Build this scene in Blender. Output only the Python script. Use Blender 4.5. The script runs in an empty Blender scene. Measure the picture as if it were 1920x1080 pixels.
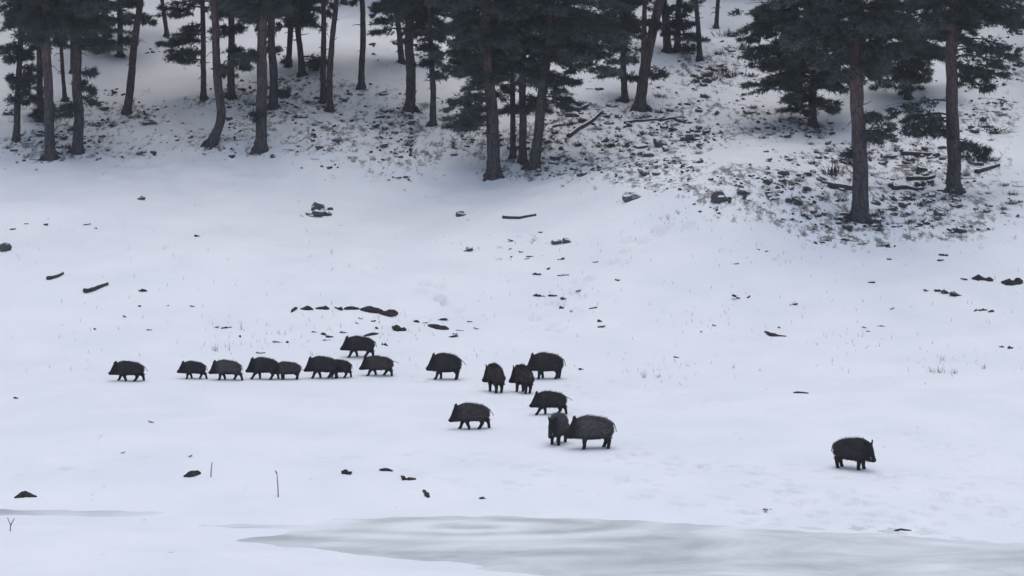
import bpy, bmesh, math, random
import numpy as np
from mathutils import Vector, Matrix, Euler

R = math.radians
scene = bpy.context.scene
# ------------------------------------------------------------------ camera
CAM_H, PITCH, F = 11.0, R(4.6), 4516.0          # metres, rad, focal length in photo pixels (1920 wide)
cam_d = bpy.data.cameras.new('camera'); cam = bpy.data.objects.new('camera', cam_d)
scene.collection.objects.link(cam)
cam.location = (0, 0, CAM_H); cam.rotation_euler = (R(90) - PITCH, 0, 0)
cam_d.sensor_width = 36; cam_d.lens = 36 * F / 1920; cam_d.clip_end = 2000; cam_d.clip_start = .5
scene.camera = cam
scene.render.resolution_x, scene.render.resolution_y = 1024, 576
# ------------------------------------------------------------------ sky, sun, exposure
SUN_EL, SUN_ROT = R(83), R(10)
w = bpy.data.worlds.new('World'); scene.world = w; w.use_nodes = True
nt = w.node_tree; nt.nodes.clear()
sky = nt.nodes.new('ShaderNodeTexSky'); sky.sky_type = 'NISHITA'; sky.sun_disc = False
sky.sun_elevation = SUN_EL; sky.sun_rotation = SUN_ROT; sky.air_density = 1.0; sky.dust_density = 2.0
hs = nt.nodes.new('ShaderNodeHueSaturation'); hs.inputs['Saturation'].default_value = .80   # overcast: grey-blue cloud
bg = nt.nodes.new('ShaderNodeBackground'); bg.inputs['Strength'].default_value = .15
wo = nt.nodes.new('ShaderNodeOutputWorld')
nt.links.new(sky.outputs[0], hs.inputs['Color']); nt.links.new(hs.outputs[0], bg.inputs['Color'])
nt.links.new(bg.outputs[0], wo.inputs['Surface'])
sd_ = bpy.data.lights.new('sun', 'SUN'); sd_.energy = .9; sd_.angle = R(60); sd_.color = (1, .98, .96)
sun = bpy.data.objects.new('sun', sd_); scene.collection.objects.link(sun)
sdir = Vector((math.sin(SUN_ROT) * math.cos(SUN_EL), math.cos(SUN_ROT) * math.cos(SUN_EL), math.sin(SUN_EL)))
sun.rotation_euler = sdir.to_track_quat('Z', 'Y').to_euler(); sun.location = (0, 0, 60)
vs = scene.view_settings
vs.view_transform = 'Standard'; vs.look = 'None'; vs.gamma = 1; vs.use_curve_mapping = False; vs.exposure = 0.03
scene.render.engine = 'CYCLES'

HAZE = .0004
rng = np.random.default_rng(11); random.seed(11)
C = scene.collection

# ------------------------------------------------------------------ helpers
def link(o, parent=None):
    C.objects.link(o)
    if parent is not None: o.parent = parent
    return o
def tag(o, label, cat, group=None, kind=None):
    if label: o['label'] = label
    if cat: o['category'] = cat
    if group: o['group'] = group
    if kind: o['kind'] = kind
    return o
def mesh_np(name, V, Fc, mat=None, smooth=True):
    """V (n,3), Fc (m,k) all faces with k corners"""
    me = bpy.data.meshes.new(name)
    V = np.asarray(V, np.float32); Fc = np.asarray(Fc, np.int32); m, k = Fc.shape
    me.vertices.add(len(V)); me.vertices.foreach_set('co', V.ravel())
    me.loops.add(m * k); me.loops.foreach_set('vertex_index', Fc.ravel())
    me.polygons.add(m); me.polygons.foreach_set('loop_start', np.arange(0, m * k, k, dtype=np.int32))
    me.polygons.foreach_set('use_smooth', np.full(m, smooth))
    me.update(calc_edges=True)
    if mat: me.materials.append(mat)
    return me
def obj(name, me, parent=None, loc=None, rz=0):
    o = bpy.data.objects.new(name, me)
    if loc is not None: o.location = loc
    if rz: o.rotation_euler.z = rz
    return link(o, parent)
def empty(name, loc, rz=0):
    o = bpy.data.objects.new(name, None); o.location = loc; o.rotation_euler = (0, 0, rz); o.empty_display_size = .3
    return link(o)

_tab = rng.random((256, 256))
def vnoise(x, y):
    x = np.asarray(x, float); y = np.asarray(y, float)
    xi = np.floor(x).astype(int); yi = np.floor(y).astype(int); fx = x - xi; fy = y - yi
    fx = fx * fx * (3 - 2 * fx); fy = fy * fy * (3 - 2 * fy)
    t = lambda a, b: _tab[a % 256, b % 256]
    return (t(xi, yi) * (1 - fx) + t(xi + 1, yi) * fx) * (1 - fy) + (t(xi, yi + 1) * (1 - fx) + t(xi + 1, yi + 1) * fx) * fy - .5
def sstep(a, b, x):
    t = np.clip((x - a) / (b - a), 0, 1); return t * t * (3 - 2 * t)

def tube(path, radii, sides=8, cap=True, jitter=0, seed=0):
    """numpy tube with per-ring radius, quads"""
    P = np.asarray(path, float); n = len(P); r_ = np.asarray(radii, float)
    T = np.gradient(P, axis=0); T /= np.linalg.norm(T, axis=1)[:, None] + 1e-9
    ref = np.array([0., 1, 0]) if abs(T[0][1]) < .8 else np.array([1., 0, 0])
    V = []; rg = np.random.default_rng(seed)
    a = np.linspace(0, 2 * math.pi, sides, endpoint=False)
    for i in range(n):
        u = np.cross(T[i], ref); u /= np.linalg.norm(u) + 1e-9; v = np.cross(T[i], u)
        rr = r_[i] * (1 + jitter * (rg.random(sides) - .5))
        V.append(P[i] + (np.cos(a) * rr)[:, None] * u + (np.sin(a) * rr)[:, None] * v)
    V = np.concatenate(V); Fc = []
    for i in range(n - 1):
        for j in range(sides):
            k = (j + 1) % sides
            Fc.append((i * sides + j, i * sides + k, (i + 1) * sides + k, (i + 1) * sides + j))
    if cap:
        b = len(V); V = np.vstack([V, P[0], P[-1]])
        for j in range(sides):
            k = (j + 1) % sides
            Fc.append((b, k, j, b)); Fc.append((b + 1, (n - 1) * sides + j, (n - 1) * sides + k, b + 1))
    return V, np.array(Fc)
class MB:
    def __init__(s): s.V = []; s.F = []; s.n = 0
    def add(s, V, Fc):
        s.V.append(np.asarray(V, float)); s.F.append(np.asarray(Fc, int) + s.n); s.n += len(V)
    def mesh(s, name, mat, smooth=True):
        V = np.concatenate(s.V); Fc = np.concatenate(s.F)
        if Fc.shape[1] == 4:
            bad = Fc[:, 0] == Fc[:, 3]
            me = bpy.data.meshes.new(name)
            tr = Fc[bad][:, :3]; q = Fc[~bad]
            me.vertices.add(len(V)); me.vertices.foreach_set('co', V.astype(np.float32).ravel())
            li = np.concatenate([q.ravel(), tr.ravel()]).astype(np.int32)
            me.loops.add(len(li)); me.loops.foreach_set('vertex_index', li)
            ls = np.concatenate([np.arange(len(q)) * 4, len(q) * 4 + np.arange(len(tr)) * 3]).astype(np.int32)
            me.polygons.add(len(ls)); me.polygons.foreach_set('loop_start', ls)
            me.polygons.foreach_set('use_smooth', np.full(len(ls), smooth)); me.update(calc_edges=True)
            if mat: me.materials.append(mat)
            return me
        return mesh_np(name, V, Fc, mat, smooth)

# ------------------------------------------------------------------ materials
def newmat(name):
    m = bpy.data.materials.new(name); m.use_nodes = True; t = m.node_tree
    b = t.nodes['Principled BSDF']; b.inputs['Roughness'].default_value = .85
    b.inputs['Specular IOR Level'].default_value = .25
    return m, t, b
def N(t, typ, **kw):
    n = t.nodes.new(typ)
    for k, v in kw.items():
        if k in n.inputs: n.inputs[k].default_value = v
        else: setattr(n, k, v)
    return n
def ramp(t, src, stops):
    r_ = t.nodes.new('ShaderNodeValToRGB'); e = r_.color_ramp.elements
    while len(e) < len(stops): e.new(.5)
    for el, (p, c) in zip(e, stops): el.position = p; el.color = (*c, 1) if len(c) == 3 else c
    t.links.new(src, r_.inputs[0]); return r_
def two_tone(name, c1, c2, scale=8, rough=.9, stretch=(1, 1, 1), bump=0.0, bscale=30, detail=5, coords='Object'):
    m, t, b = newmat(name); tc = N(t, 'ShaderNodeTexCoord'); mp = N(t, 'ShaderNodeMapping')
    mp.inputs['Scale'].default_value = stretch; t.links.new(tc.outputs[coords], mp.inputs[0])
    n = N(t, 'ShaderNodeTexNoise', Scale=scale, Detail=detail); t.links.new(mp.outputs[0], n.inputs['Vector'])
    r_ = ramp(t, n.outputs['Fac'], [(.3, c1), (.7, c2)]); t.links.new(r_.outputs[0], b.inputs['Base Color'])
    b.inputs['Roughness'].default_value = rough
    if bump:
        n2 = N(t, 'ShaderNodeTexNoise', Scale=bscale, Detail=4); t.links.new(mp.outputs[0], n2.inputs['Vector'])
        bp = N(t, 'ShaderNodeBump', Strength=bump, Distance=.05); t.links.new(n2.outputs['Fac'], bp.inputs['Height'])
        t.links.new(bp.outputs[0], b.inputs['Normal'])
    return m

SNOW = (.84, .855, .875)
def snow_material():
    m, t, b = newmat('snow'); tc = N(t, 'ShaderNodeTexCoord'); b.inputs['Roughness'].default_value = .7
    # needle litter and bare soil showing through thin snow under the trees
    at = N(t, 'ShaderNodeAttribute', attribute_name='litter')
    mp = N(t, 'ShaderNodeMapping'); mp.inputs['Scale'].default_value = (1, .33, 1); t.links.new(tc.outputs['Object'], mp.inputs[0])
    n1 = N(t, 'ShaderNodeTexNoise', Scale=3.0, Detail=8, Roughness=.74); t.links.new(mp.outputs[0], n1.inputs['Vector'])
    a = N(t, 'ShaderNodeMath', operation='MULTIPLY'); a.inputs[1].default_value = .178; t.links.new(at.outputs['Fac'], a.inputs[0])
    s = N(t, 'ShaderNodeMath', operation='ADD'); t.links.new(n1.outputs['Fac'], s.inputs[0]); t.links.new(a.outputs[0], s.inputs[1])
    nb = N(t, 'ShaderNodeTexNoise', Scale=1.1, Detail=3); t.links.new(mp.outputs[0], nb.inputs['Vector'])
    s2 = N(t, 'ShaderNodeMath', operation='MULTIPLY_ADD'); s2.inputs[1].default_value = .30; t.links.new(nb.outputs['Fac'], s2.inputs[0]); t.links.new(s.outputs[0], s2.inputs[2])
    s = N(t, 'ShaderNodeMath', operation='SUBTRACT'); s.inputs[1].default_value = .155; t.links.new(s2.outputs[0], s.inputs[0])
    mask = ramp(t, s.outputs[0], [(.655, (0, 0, 0)), (.76, (.88, .88, .88))])
    n2 = N(t, 'ShaderNodeTexNoise', Scale=9, Detail=4); t.links.new(tc.outputs['Object'], n2.inputs['Vector'])
    lit = ramp(t, n2.outputs['Fac'], [(.3, (.065, .058, .057)), (.7, (.20, .182, .175))])
    n4 = N(t, 'ShaderNodeTexNoise', Scale=.35, Detail=3); t.links.new(tc.outputs['Object'], n4.inputs['Vector'])
    sc = ramp(t, n4.outputs['Fac'], [(.3, (.80, .82, .85)), (.65, (.87, .88, .89))])
    mx = N(t, 'ShaderNodeMix', data_type='RGBA'); t.links.new(mask.outputs[0], mx.inputs['Factor'])
    t.links.new(sc.outputs[0], mx.inputs['A']); t.links.new(lit.outputs[0], mx.inputs['B'])
    t.links.new(mx.outputs['Result'], b.inputs['Base Color'])
    n3 = N(t, 'ShaderNodeTexNoise', Scale=2.2, Detail=8, Roughness=.62); t.links.new(mp.outputs[0], n3.inputs['Vector'])
    bp = N(t, 'ShaderNodeBump', Strength=.35, Distance=.12); t.links.new(n3.outputs['Fac'], bp.inputs['Height'])
    t.links.new(bp.outputs[0], b.inputs['Normal'])
    return m
def snow_capped(name, c1, c2, lo=.70, hi=.86):
    m, t, b = newmat(name); tc = N(t, 'ShaderNodeTexCoord'); g = N(t, 'ShaderNodeNewGeometry')
    n = N(t, 'ShaderNodeTexNoise', Scale=6, Detail=5); t.links.new(tc.outputs['Object'], n.inputs['Vector'])
    r_ = ramp(t, n.outputs['Fac'], [(.3, c1), (.7, c2)])
    sp = N(t, 'ShaderNodeSeparateXYZ'); t.links.new(g.outputs['Normal'], sp.inputs[0])
    n2 = N(t, 'ShaderNodeTexNoise', Scale=9, Detail=3); t.links.new(tc.outputs['Object'], n2.inputs['Vector'])
    a = N(t, 'ShaderNodeMath', operation='MULTIPLY_ADD'); a.inputs[1].default_value = .35
    t.links.new(n2.outputs['Fac'], a.inputs[0]); t.links.new(sp.outputs['Z'], a.inputs[2])
    k = ramp(t, a.outputs[0], [(min(lo + .17, .99), (0, 0, 0)), (min(hi + .17, 1), (1, 1, 1))])
    mx = N(t, 'ShaderNodeMix', data_type='RGBA'); t.links.new(k.outputs[0], mx.inputs['Factor'])
    t.links.new(r_.outputs[0], mx.inputs['A']); mx.inputs['B'].default_value = (*SNOW, 1)
    t.links.new(mx.outputs['Result'], b.inputs['Base Color'])
    bp = N(t, 'ShaderNodeBump', Strength=.6, Distance=.05); t.links.new(n.outputs['Fac'], bp.inputs['Height'])
    t.links.new(bp.outputs[0], b.inputs['Normal'])
    return m
def ice_material():
    m, t, b = newmat('river_ice'); tc = N(t, 'ShaderNodeTexCoord')
    b.inputs['Roughness'].default_value = .62; b.inputs['Specular IOR Level'].default_value = .2
    mp = N(t, 'ShaderNodeMapping'); mp.inputs['Location'].default_value = (1.1, -60.6, 0); t.links.new(tc.outputs['Object'], mp.inputs[0])
    mp2 = N(t, 'ShaderNodeMapping'); mp2.inputs['Scale'].default_value = (.55, 1.3, 1); t.links.new(mp.outputs[0], mp2.inputs[0])
    # frozen eddy: warped rings that die out away from its centre
    wv = N(t, 'ShaderNodeTexWave', wave_type='RINGS', rings_direction='Z', wave_profile='SIN', Scale=.20, Distortion=6.5, Detail=3.5)
    wv.inputs['Detail Scale'].default_value = .8; t.links.new(mp2.outputs[0], wv.inputs['Vector'])
    ln = N(t, 'ShaderNodeVectorMath', operation='LENGTH'); t.links.new(mp2.outputs[0], ln.inputs[0])
    fo = N(t, 'ShaderNodeMapRange'); fo.inputs['From Min'].default_value = 1.0; fo.inputs['From Max'].default_value = 4.2; fo.inputs['To Min'].default_value = .26; fo.inputs['To Max'].default_value = .05
    t.links.new(ln.outputs['Value'], fo.inputs['Value'])
    wm = N(t, 'ShaderNodeMath', operation='MULTIPLY'); t.links.new(wv.outputs['Fac'], wm.inputs[0]); t.links.new(fo.outputs[0], wm.inputs[1])
    mp3 = N(t, 'ShaderNodeMapping'); mp3.inputs['Scale'].default_value = (.42, .75, 1); t.links.new(mp.outputs[0], mp3.inputs[0])
    n1 = N(t, 'ShaderNodeTexNoise', Scale=.55, Detail=8, Roughness=.6, Distortion=.9); t.links.new(mp3.outputs[0], n1.inputs['Vector'])
    ad = N(t, 'ShaderNodeMath', operation='ADD'); t.links.new(wm.outputs[0], ad.inputs[0]); t.links.new(n1.outputs['Fac'], ad.inputs[1])
    c = ramp(t, ad.outputs[0], [(.36, (.45, .478, .475)), (.48, (.57, .598, .595)), (.60, (.69, .712, .71)), (.74, (.81, .825, .825))])
    t.links.new(c.outputs[0], b.inputs['Base Color'])
    n3 = N(t, 'ShaderNodeTexNoise', Scale=4, Detail=5); t.links.new(mp.outputs[0], n3.inputs['Vector'])
    bp = N(t, 'ShaderNodeBump', Strength=.12, Distance=.05); t.links.new(n3.outputs['Fac'], bp.inputs['Height'])
    t.links.new(bp.outputs[0], b.inputs['Normal'])
    return m
def bark_material():
    m, t, b = newmat('pine_bark'); tc = N(t, 'ShaderNodeTexCoord'); b.inputs['Roughness'].default_value = .95
    mp = N(t, 'ShaderNodeMapping'); mp.inputs['Scale'].default_value = (7, 7, 1.6); t.links.new(tc.outputs['Object'], mp.inputs[0])
    v = N(t, 'ShaderNodeTexVoronoi', feature='DISTANCE_TO_EDGE', Scale=1.3); t.links.new(mp.outputs[0], v.inputs['Vector'])
    n = N(t, 'ShaderNodeTexNoise', Scale=1.2, Detail=6, Roughness=.65); t.links.new(mp.outputs[0], n.inputs['Vector'])
    low = ramp(t, n.outputs['Fac'], [(.3, (.050, .046, .052)), (.7, (.112, .100, .108))])
    up = ramp(t, n.outputs['Fac'], [(.3, (.088, .058, .060)), (.7, (.18, .118, .114))])
    sp = N(t, 'ShaderNodeSeparateXYZ'); t.links.new(tc.outputs['Object'], sp.inputs[0])
    hf = N(t, 'ShaderNodeMapRange'); hf.inputs['From Min'].default_value = 1.5; hf.inputs['From Max'].default_value = 7
    t.links.new(sp.outputs['Z'], hf.inputs['Value'])
    mx = N(t, 'ShaderNodeMix', data_type='RGBA'); t.links.new(hf.outputs[0], mx.inputs['Factor'])
    t.links.new(low.outputs[0], mx.inputs['A']); t.links.new(up.outputs[0], mx.inputs['B'])
    vr = ramp(t, v.outputs['Distance'], [(.0, (.45, .45, .45)), (.12, (1, 1, 1))])
    mu = N(t, 'ShaderNodeMix', data_type='RGBA', blend_type='MULTIPLY'); mu.inputs['Factor'].default_value = 1
    t.links.new(mx.outputs['Result'], mu.inputs['A']); t.links.new(vr.outputs[0], mu.inputs['B'])
    t.links.new(mu.outputs['Result'], b.inputs['Base Color'])
    bp = N(t, 'ShaderNodeBump', Strength=.7, Distance=.04); t.links.new(vr.outputs[0], bp.inputs['Height'])
    t.links.new(bp.outputs[0], b.inputs['Normal'])
    return m
def boar_material(name, dark, mid, grizzle):
    m, t, b = newmat(name); tc = N(t, 'ShaderNodeTexCoord'); b.inputs['Roughness'].default_value = .8
    mp = N(t, 'ShaderNodeMapping'); mp.inputs['Scale'].default_value = (5, 14, 18); t.links.new(tc.outputs['Object'], mp.inputs[0])
    n = N(t, 'ShaderNodeTexNoise', Scale=1.5, Detail=6, Roughness=.7); t.links.new(mp.outputs[0], n.inputs['Vector'])
    r_ = ramp(t, n.outputs['Fac'], [(.28, dark), (.5, mid), (.74, grizzle)])
    sp = N(t, 'ShaderNodeSeparateXYZ'); t.links.new(tc.outputs['Object'], sp.inputs[0])
    # legs and face are nearly black
    lz = N(t, 'ShaderNodeMapRange'); lz.inputs['From Min'].default_value = .26; lz.inputs['From Max'].default_value = .46
    t.links.new(sp.outputs['Z'], lz.inputs['Value'])
    fx = N(t, 'ShaderNodeMapRange'); fx.inputs['From Min'].default_value = .62; fx.inputs['From Max'].default_value = .30
    t.links.new(sp.outputs['X'], fx.inputs['Value'])
    mn = N(t, 'ShaderNodeMath', operation='MINIMUM'); t.links.new(lz.outputs[0], mn.inputs[0]); t.links.new(fx.outputs[0], mn.inputs[1])
    mx = N(t, 'ShaderNodeMix', data_type='RGBA'); t.links.new(mn.outputs[0], mx.inputs['Factor'])
    mx.inputs['A'].default_value = (.013, .012, .015, 1); t.links.new(r_.outputs[0], mx.inputs['B'])
    t.links.new(mx.outputs['Result'], b.inputs['Base Color'])
    return m

M = {}
M['snow'] = snow_material(); M['ice'] = ice_material(); M['bark'] = bark_material()
M['needles'] = two_tone('pine_needles', (.036, .050, .053), (.105, .128, .122), .9, .75)
M['limb'] = two_tone('limb_bark', (.06, .052, .053), (.12, .10, .098), 6)
M['rock'] = snow_capped('stone', (.035, .034, .038), (.13, .125, .132), .62, .84)
M['soil'] = two_tone('bare_soil', (.018, .016, .017), (.06, .052, .052), 7, .95, bump=.6, bscale=14)
M['clod'] = snow_capped('earth_clod', (.018, .016, .017), (.06, .052, .052), .80, .97)
M['dead'] = snow_capped('dead_wood', (.03, .026, .027), (.085, .075, .072), .80, .93)
M['heather'] = two_tone('heather', (.03, .026, .026), (.085, .075, .068), 5)
M['grass'] = two_tone('dry_grass', (.12, .11, .11), (.26, .24, .23), 6)
M['stem'] = two_tone('weathered_stem', (.11, .10, .10), (.24, .22, .21), 9)
M['b_dark'] = boar_material('boar_coat_dark', (.017, .016, .018), (.034, .031, .034), (.072, .065, .068))
M['b_brown'] = boar_material('boar_coat_brown', (.028, .023, .024), (.062, .050, .049), (.125, .103, .098))
M['b_grey'] = boar_material('boar_coat_grey', (.028, .026, .028), (.076, .071, .072), (.155, .145, .142))
M['snout'] = two_tone('snout_skin', (.03, .026, .028), (.05, .043, .045), 20, .5)
M['muzzle'] = two_tone('pale_muzzle_hair', (.09, .084, .084), (.17, .158, .155), 14, .8)
M['eye'] = two_tone('eye', (.008, .007, .007), (.012, .01, .01), 10, .15)

# ------------------------------------------------------------------ pixel rays
cp, sp_ = math.cos(PITCH), math.sin(PITCH)
def ray(px, py):
    u = (px - 960) / F; v = -(py - 540) / F
    d = np.array([u, cp + v * sp_, -sp_ + v * cp]); return d / d[1]           # per metre of y
def on_plane(px, py, z=0.):
    d = ray(px, py); t = (z - CAM_H) / d[2]; return np.array([d[0] * t, t])
def at_depth(px, py, y):
    d = ray(px, py); return np.array([d[0] * y, y, CAM_H + d[2] * y])

# ------------------------------------------------------------------ terrain
tbl = [(-60, 12), (0, 9.2), (15, 6.4), (30, 3.2), (42, .9), (50, .40), (55, .32), (62, .30), (66, .45), (70, .72), (78, .95), (84, 1.08),
       (88, 1.45), (94, 2.35), (100, 3.6), (106, 5.1), (112, 6.7), (120, 9.2), (130, 12), (140, 14.6), (160, 20.5), (200, 33), (280, 56)]
ty = np.arange(-60, 280, .25); tz = np.interp(ty, *zip(*tbl))
kx = np.arange(-12, 13) * .25; kk = np.exp(-(kx / 1.3) ** 2); kk /= kk.sum()
tz = np.convolve(np.pad(tz, 12, mode='edge'), kk, 'valid')
def spaced(parts):
    out = []
    for a, b, s in parts: out.append(np.arange(a, b - 1e-6, s))
    return np.concatenate(out + [np.array([parts[-1][1]])])
xs = spaced([(-100, -40, 3), (-40, -20, .5), (-20, 20, .10), (20, 40, .5), (40, 100, 3)])
ys = spaced([(-30, 40, 2), (40, 54, .4), (54, 78, .065), (78, 130, .2), (130, 170, .5), (170, 280, 4)])
X, Y = np.meshgrid(xs, ys)
Z = np.interp(Y, ty, tz)
hill = sstep(84, 100, Y)
Z += hill * (2.0 * np.exp(-((X - 9.5) / 6.5) ** 2 - ((Y - 108) / 7.5) ** 2) - .7 * np.exp(-((X + 3) / 5) ** 2 - ((Y - 112) / 6) ** 2)
             + .5 * np.exp(-((X + 14) / 7) ** 2 - ((Y - 98) / 6) ** 2) + .8 * np.exp(-((X - 19) / 6) ** 2 - ((Y - 104) / 7) ** 2))
Z += hill * (.8 * vnoise(X / 9 + 3, Y / 9) + .30 * vnoise(X / 3.1, Y / 3.1 + 9)) + sstep(66, 74, Y) * .22 * vnoise(X / 6, Y / 6)
forest = sstep(108, 116, Y)
Z += (.03 + .05 * hill + .10 * forest) * vnoise(X / .9 + 40, Y / .9) + (.012 + .03 * forest) * vnoise(X / .33, Y / .33)
# frozen channel: ground dips below z = 0 inside these outlines
def polys():
    A = [(440, 1014), (520, 1001), (575, 986), (650, 973), (760, 967), (900, 968), (1050, 973), (1200, 979), (1380, 987), (1500, 996), (1690, 1003),
         (1800, 1015), (1920, 1019), (2200, 1030), (2800, 1050), (2800, 1300), (1500, 1135), (1020, 1081), (900, 1062), (700, 1042), (560, 1027)]
    B = [(-200, 957), (30, 957), (130, 956), (230, 957), (318, 961), (230, 966), (100, 968), (-200, 969)]
    D = [(340, 985), (430, 983), (570, 986), (560, 991), (430, 990)]
    return [np.array([on_plane(*p) for p in q]) for q in (A, B, D)]
def sdist(Q, x, y):
    d = np.full(x.shape, 1e9); ins = np.zeros(x.shape, bool); n = len(Q)
    for i in range(n):
        a = Q[i]; b = Q[(i + 1) % n]; e = b - a
        t = np.clip(((x - a[0]) * e[0] + (y - a[1]) * e[1]) / (e @ e), 0, 1)
        d = np.minimum(d, (x - a[0] - t * e[0]) ** 2 + (y - a[1] - t * e[1]) ** 2)
        c = (a[1] > y) != (b[1] > y)
        xx = a[0] + (y - a[1]) / (e[1] if abs(e[1]) > 1e-9 else 1e-9) * e[0]
        ins ^= c & (x < xx)
    d = np.sqrt(d); return np.where(ins, -d, d)
rows = np.where((ys > 44) & (ys < 72))[0]; r0, r1 = rows[0], rows[-1] + 1
xx, yy = X[r0:r1], Y[r0:r1]
PA = polys(); SD = np.minimum.reduce([sdist(q, xx, yy) for q in PA])
SD = SD + .9 * vnoise(xx / 1.6, yy / .8) * .5 + .7 * vnoise(xx / .5, yy / .35) * .5
shore = np.where(SD < 0, np.maximum(SD * .10, -.3), np.minimum(.022 * SD + .03 * np.maximum(SD - .5, 0) ** 1.3, .30))
bl = sstep(0, 5, SD)
Z[r0:r1] = shore * (1 - bl) + np.maximum(Z[r0:r1], .1) * bl
def zat(x, y):
    i = np.clip(np.searchsorted(xs, x) - 1, 0, len(xs) - 2); j = np.clip(np.searchsorted(ys, y) - 1, 0, len(ys) - 2)
    fx = (x - xs[i]) / (xs[i + 1] - xs[i]); fy = (y - ys[j]) / (ys[j + 1] - ys[j])
    return (Z[j, i] * (1 - fx) + Z[j, i + 1] * fx) * (1 - fy) + (Z[j + 1, i] * (1 - fx) + Z[j + 1, i + 1] * fx) * fy
tt = np.arange(45, 230, .2)
def G(px, py):
    """ground point seen at a pixel"""
    d = ray(px, py); h = CAM_H + d[2] * tt - zat(d[0] * tt, tt)
    k = np.argmax(h < 0) if (h < 0).any() else len(tt) - 1
    a, b = tt[max(k - 1, 0)], tt[k]
    for _ in range(12):
        c = (a + b) / 2
        if CAM_H + d[2] * c - zat(d[0] * c, c) < 0: b = c
        else: a = c
    return np.array([d[0] * b, b, float(zat(d[0] * b, b))])
def mpp(p): return p[1] / F                                   # metres per photo pixel at a point
def zg(x, y): return float(zat(np.float64(x), np.float64(y)))

# hoof tracks pressed into the snow
def dimple(x, y, r_, dep):
    i0, i1 = np.searchsorted(xs, [x - 3 * r_, x + 3 * r_]); j0, j1 = np.searchsorted(ys, [y - 3 * r_, y + 3 * r_])
    q = ((X[j0:j1, i0:i1] - x) ** 2 + (Y[j0:j1, i0:i1] - y) ** 2) / r_ ** 2
    Z[j0:j1, i0:i1] += dep * (-np.exp(-q) + .10 * np.exp(-(np.sqrt(q) - 1.6) ** 2 * 4))
trails = [([(215, 713), (420, 713), (640, 708), (860, 711)], .10, 2), ([(860, 711), (990, 736), (1110, 845)], .10, 2), ([(1030, 708), (1120, 760), (1165, 845)], .08, 1),
          ([(1165, 845), (1420, 905), (1720, 1000)], .11, 3), ([(1640, 885), (1780, 935), (1915, 995)], .12, 3), ([(1150, 860), (1600, 890), (1915, 905)], .09, 2),
          ([(780, 850), (1100, 890), (1500, 985)], .09, 2), ([(1500, 900), (1640, 960), (1780, 1010)], .11, 2), ([(560, 860), (850, 900), (1200, 930)], .07, 1),
          ([(745, 505), (800, 540), (870, 600)], .15, 1), ([(1015, 620), (1050, 570), (1130, 510), (1200, 455), (1280, 430)], .17, 1),
          ([(1650, 800), (1800, 850), (1915, 900)], .08, 2), ([(80, 880), (400, 850), (760, 855)], .07, 1), ([(1100, 700), (1300, 750), (1600, 800)], .06, 1)]
tdim = []
for pts, dep, lanes in trails:
    P = np.array([G(*p)[:2] for p in pts])
    for a, b in zip(P[:-1], P[1:]):
        L = np.linalg.norm(b - a); n = int(L / .48 * lanes)
        for _ in range(n):
            q = a + (b - a) * rng.random() + rng.normal(0, .22 + .12 * lanes, 2); tdim.append((q[0], q[1], dep)); dn = (b - a) / L
            for e in (.13, .26): tdim.append((q[0] + dn[0] * e, q[1] + dn[1] * e, dep * .8))
HOOVES = [G(*q)[:2] for q in [(243, 714), (364, 710), (427, 712), (497, 711), (541, 711), (607, 709), (638, 708), (676, 669), (711, 704), (838, 711), (929, 735), (981, 736), (1027, 710), (1034, 777), (887, 804), (1046, 832), (1114, 840), (1598, 878)]]
for x, y, dep in tdim:
    if min((x - q[0]) ** 2 + (y - q[1]) ** 2 for q in HOOVES) < .75: continue            # firm snow under each boar
    dimple(x, y, (.075 if y < 78 else .15) + .03 * rng.random(), dep * 1.6 * (.4 + .9 * rng.random()))

# ------------------------------------------------------------------ trees
def sprigs(pos, dirs, size, rg, blades=6, spread=.75, width=.13):
    """bottle-brush shoots: `blades` thin triangles fanning from each point"""
    n = len(pos); dirs = dirs / (np.linalg.norm(dirs, axis=1)[:, None] + 1e-9)
    V = np.empty((n, blades, 3, 3))
    for k in range(blades):
        d = dirs + rg.normal(0, spread, (n, 3)); d /= np.linalg.norm(d, axis=1)[:, None]
        s = np.cross(d, rg.normal(0, 1, (n, 3))); s /= np.linalg.norm(s, axis=1)[:, None] + 1e-9
        L = size * (.7 + .6 * rg.random(n)); wd = (L * width)[:, None]
        V[:, k, 0] = pos + s * wd; V[:, k, 1] = pos - s * wd; V[:, k, 2] = pos + d * L[:, None]
    V = V.reshape(-1, 3); return V, np.arange(len(V)).reshape(-1, 3)

def limb_path(p0, p1, sag, n=6):
    t = np.linspace(0, 1, n)[:, None]; P = p0 + (p1 - p0) * t
    P[:, 2] += (np.sin(t[:, 0] * math.pi) * sag); return P

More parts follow.
